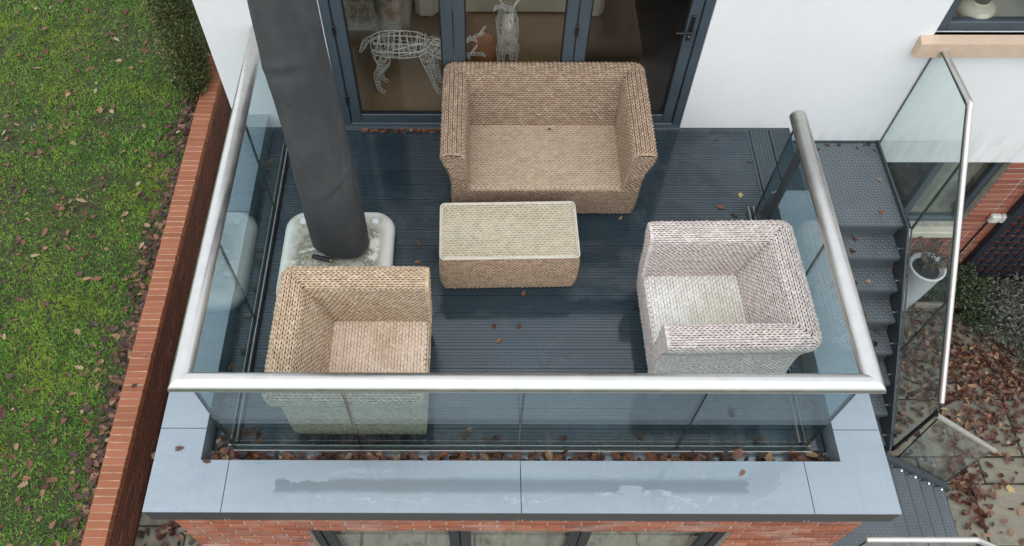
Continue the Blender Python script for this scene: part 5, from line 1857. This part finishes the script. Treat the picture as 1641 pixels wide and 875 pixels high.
# front gutter
PLACES = [(-1.72, 'in the left corner of the front gutter'), (-1.02, 'in the gutter below the left armchair'), (-.45, 'in the gutter beyond the left armchair'), (.0, 'in the gutter left of the middle glass joint'),
          (.55, 'in the gutter right of the middle glass joint'), (1.02, 'in the gutter left of the third glass joint'), (1.70, 'in the gutter right of the third glass joint'), (9, 'in the right corner of the front gutter')]
dens = [(-1.96, -1.72, 15), (-1.7, -1.35, 5), (-1.35, -.9, 18), (-.9, -.3, 17), (-.3, .6, 22), (.6, 1.3, 22), (1.3, 1.7, 6), (1.75, 1.99, 12)]
gx, gy = [], []
for a, b, n in dens:
    for k in range(n):
        x = random.uniform(a, b)
        leaf(x, random.uniform(-2.925, -2.855), -.005 + random.random() * .045, random.uniform(.065, .10), next(p for lim, p in PLACES if x < lim), 'leaves in the front gutter', .5, random.choice(['red brown', 'red brown', 'rust orange', 'rust orange', 'tan', 'dark brown']))
    gx.append(rng.uniform(a, b, n * 2)); gy.append(rng.uniform(-2.94, -2.85, n * 2))
gx, gy = np.concatenate(gx), np.concatenate(gy)
litter('gutter_litter', np.stack([gx, gy, -.028 + .012 * rng.random(len(gx))], 1), .04 + .05 * rng.random(len(gx)), 'wet brown leaf litter lying along the front gutter', .3, 'leaf_patio')
for sx, n in ((-1, 22), (1, 14)):
    for k in range(n):
        yy = -2.86 + 2.7 * random.random() ** 1.7
        leaf(sx * random.uniform(1.895, 1.985), yy, 0.0 if yy > -2.8 else -.03, random.uniform(.06, .10), 'outside the %s glass %s' % ('left' if sx < 0 else 'right', 'near the house' if yy > -.9 else 'at mid length' if yy > -1.9 else 'near the front corner'), 'leaves in the side gutters', .4)
for k in range(14):
    x = random.choice([random.uniform(-1.81, -1.65), random.uniform(-1.2, 1.6)])
    leaf(x, random.uniform(-2.77, -2.68), 0.0, random.uniform(.05, .09), 'on the deck just inside the front glass, ' + ('left corner' if x < -1.6 else 'left pane' if x < -.5 else 'middle panes' if x < .6 else 'right panes'), 'leaves inside the front glass', .3)
# bigger single leaves on the lawn and patio, then the uncounted rest
for k in range(28):
    x = -3.98 - random.random() * 2.2; y = -2.6 + random.random() * 4.0
    where = 'on lawn ' + ('by the wall, ' if x > -4.5 else 'far from the wall, ' if x < -5.3 else 'near the wall, ')
    where += 'level with the ' + ('front coping' if y < -1.7 else 'honey armchair' if y < -.4 else 'parasol base')
    leaf(x, y, float(lawn_z(x, y)) + .03, random.uniform(.08, .12), where, 'large leaves on the lawn', .3, random.choice(['red brown', 'red brown', 'dark brown', 'rust orange', 'tan']))
n = 3000
x = -3.97 - rng.random(n) ** 1.3 * 4.2; y = -4.4 + rng.random(n) * 10
cl_ = np.sin(x * 2.3 + 1.1 * np.sin(y * 1.9)) * np.sin(y * 2.1 + np.sin(x * 1.7)) + .5 * np.sin(x * 6.1 - y * 4.7)
ok = rng.random(n) < np.clip(.42 + .55 * cl_, .08, 1)
x, y = x[ok], y[ok]; n = len(x)
litter('lawn_leaves', np.stack([x, y, lawn_z(x, y) + .010 + .016 * rng.random(n)], 1), .030 + .070 * rng.random(n) ** 1.5, 'small brown autumn leaves scattered over the lawn', .6, 'leaf_lawn')
n = 1000
x = -3.93 - np.abs(rng.normal(size=n)) * .13 * (1 + .5 * np.sin(np.arange(n) * .37)); y = -4.4 + rng.random(n) * 9.0
litter('edge_leaves', np.stack([x, y, lawn_z(x, y) + .004 + .03 * rng.random(n)], 1), .05 + .05 * rng.random(n), 'drift of dark red brown leaves where lawn meets brick wall')
n = 800
x = -3.68 + rng.random(n) ** .7 * 1.35; y = -4.4 + rng.random(n) * 3.2
litter('passage_leaves', np.stack([x, y, PASS + .004 + .02 * rng.random(n)], 1), .06 + .05 * rng.random(n), 'wet brown leaves covering the narrow passage floor')
for k in range(26):
    x, y = random.uniform(4.3, 5.5), random.uniform(-3.0, -.9)
    leaf(x, y, PATIO + .006, random.uniform(.07, .11), 'on the patio ' + ('beside the shrub' if y > -1.3 else 'level with the stair foot' if y < -2.1 else 'between shrub and stair foot') + (', nearer' if x < 4.8 else ', farther'), 'larger leaves on the patio', .3)
px_, py_ = [], []
cl = [(4.35, -1.0, .30, .5, 300), (5.05, -.95, .30, .20, 460), (5.6, -1.15, .35, .18, 280), (4.40, -2.25, .10, .22, 170), (4.95, -1.55, .40, .22, 200), (5.2, -2.4, .4, .35, 90), (4.55, -.45, .3, .3, 260), (3.9, -1.5, .35, .4, 200), (3.4, -3.9, .8, .5, 120), (0, -4.0, 2.0, .6, 380), (5.5, -3.2, .8, .6, 120)]
for cx, cy, sx, sy, n in cl:
    px_.append(rng.normal(cx, sx, n)); py_.append(rng.normal(cy, sy, n))
px_ = np.concatenate(px_); py_ = np.concatenate(py_)
ok = ~((px_ < 4.12) & (py_ > -3.25) & (py_ < -2.18)) & (py_ < -.06) & ~((px_ < 2.3) & (py_ > -3.2))
px_, py_ = px_[ok], py_[ok]; n = len(px_)
litter('patio_leaves', np.stack([px_, py_, PATIO + .004 + .025 * rng.random(n)], 1), .035 + .045 * rng.random(n), 'carpet of red brown autumn leaves over the stone patio', .6, 'leaf_patio')
# loose timber edging of the planting bed
m = MB(); m.box((4.45, -.24, PATIO), (5.9, -.20, PATIO + .09), .004)
tag(m.build('timber_edging', 'wood_batten', at=(5.1, -.22, PATIO)), 'weathered timber edging board along the planting bed below the trellis', 'edging')
print('single leaves', NLEAF)
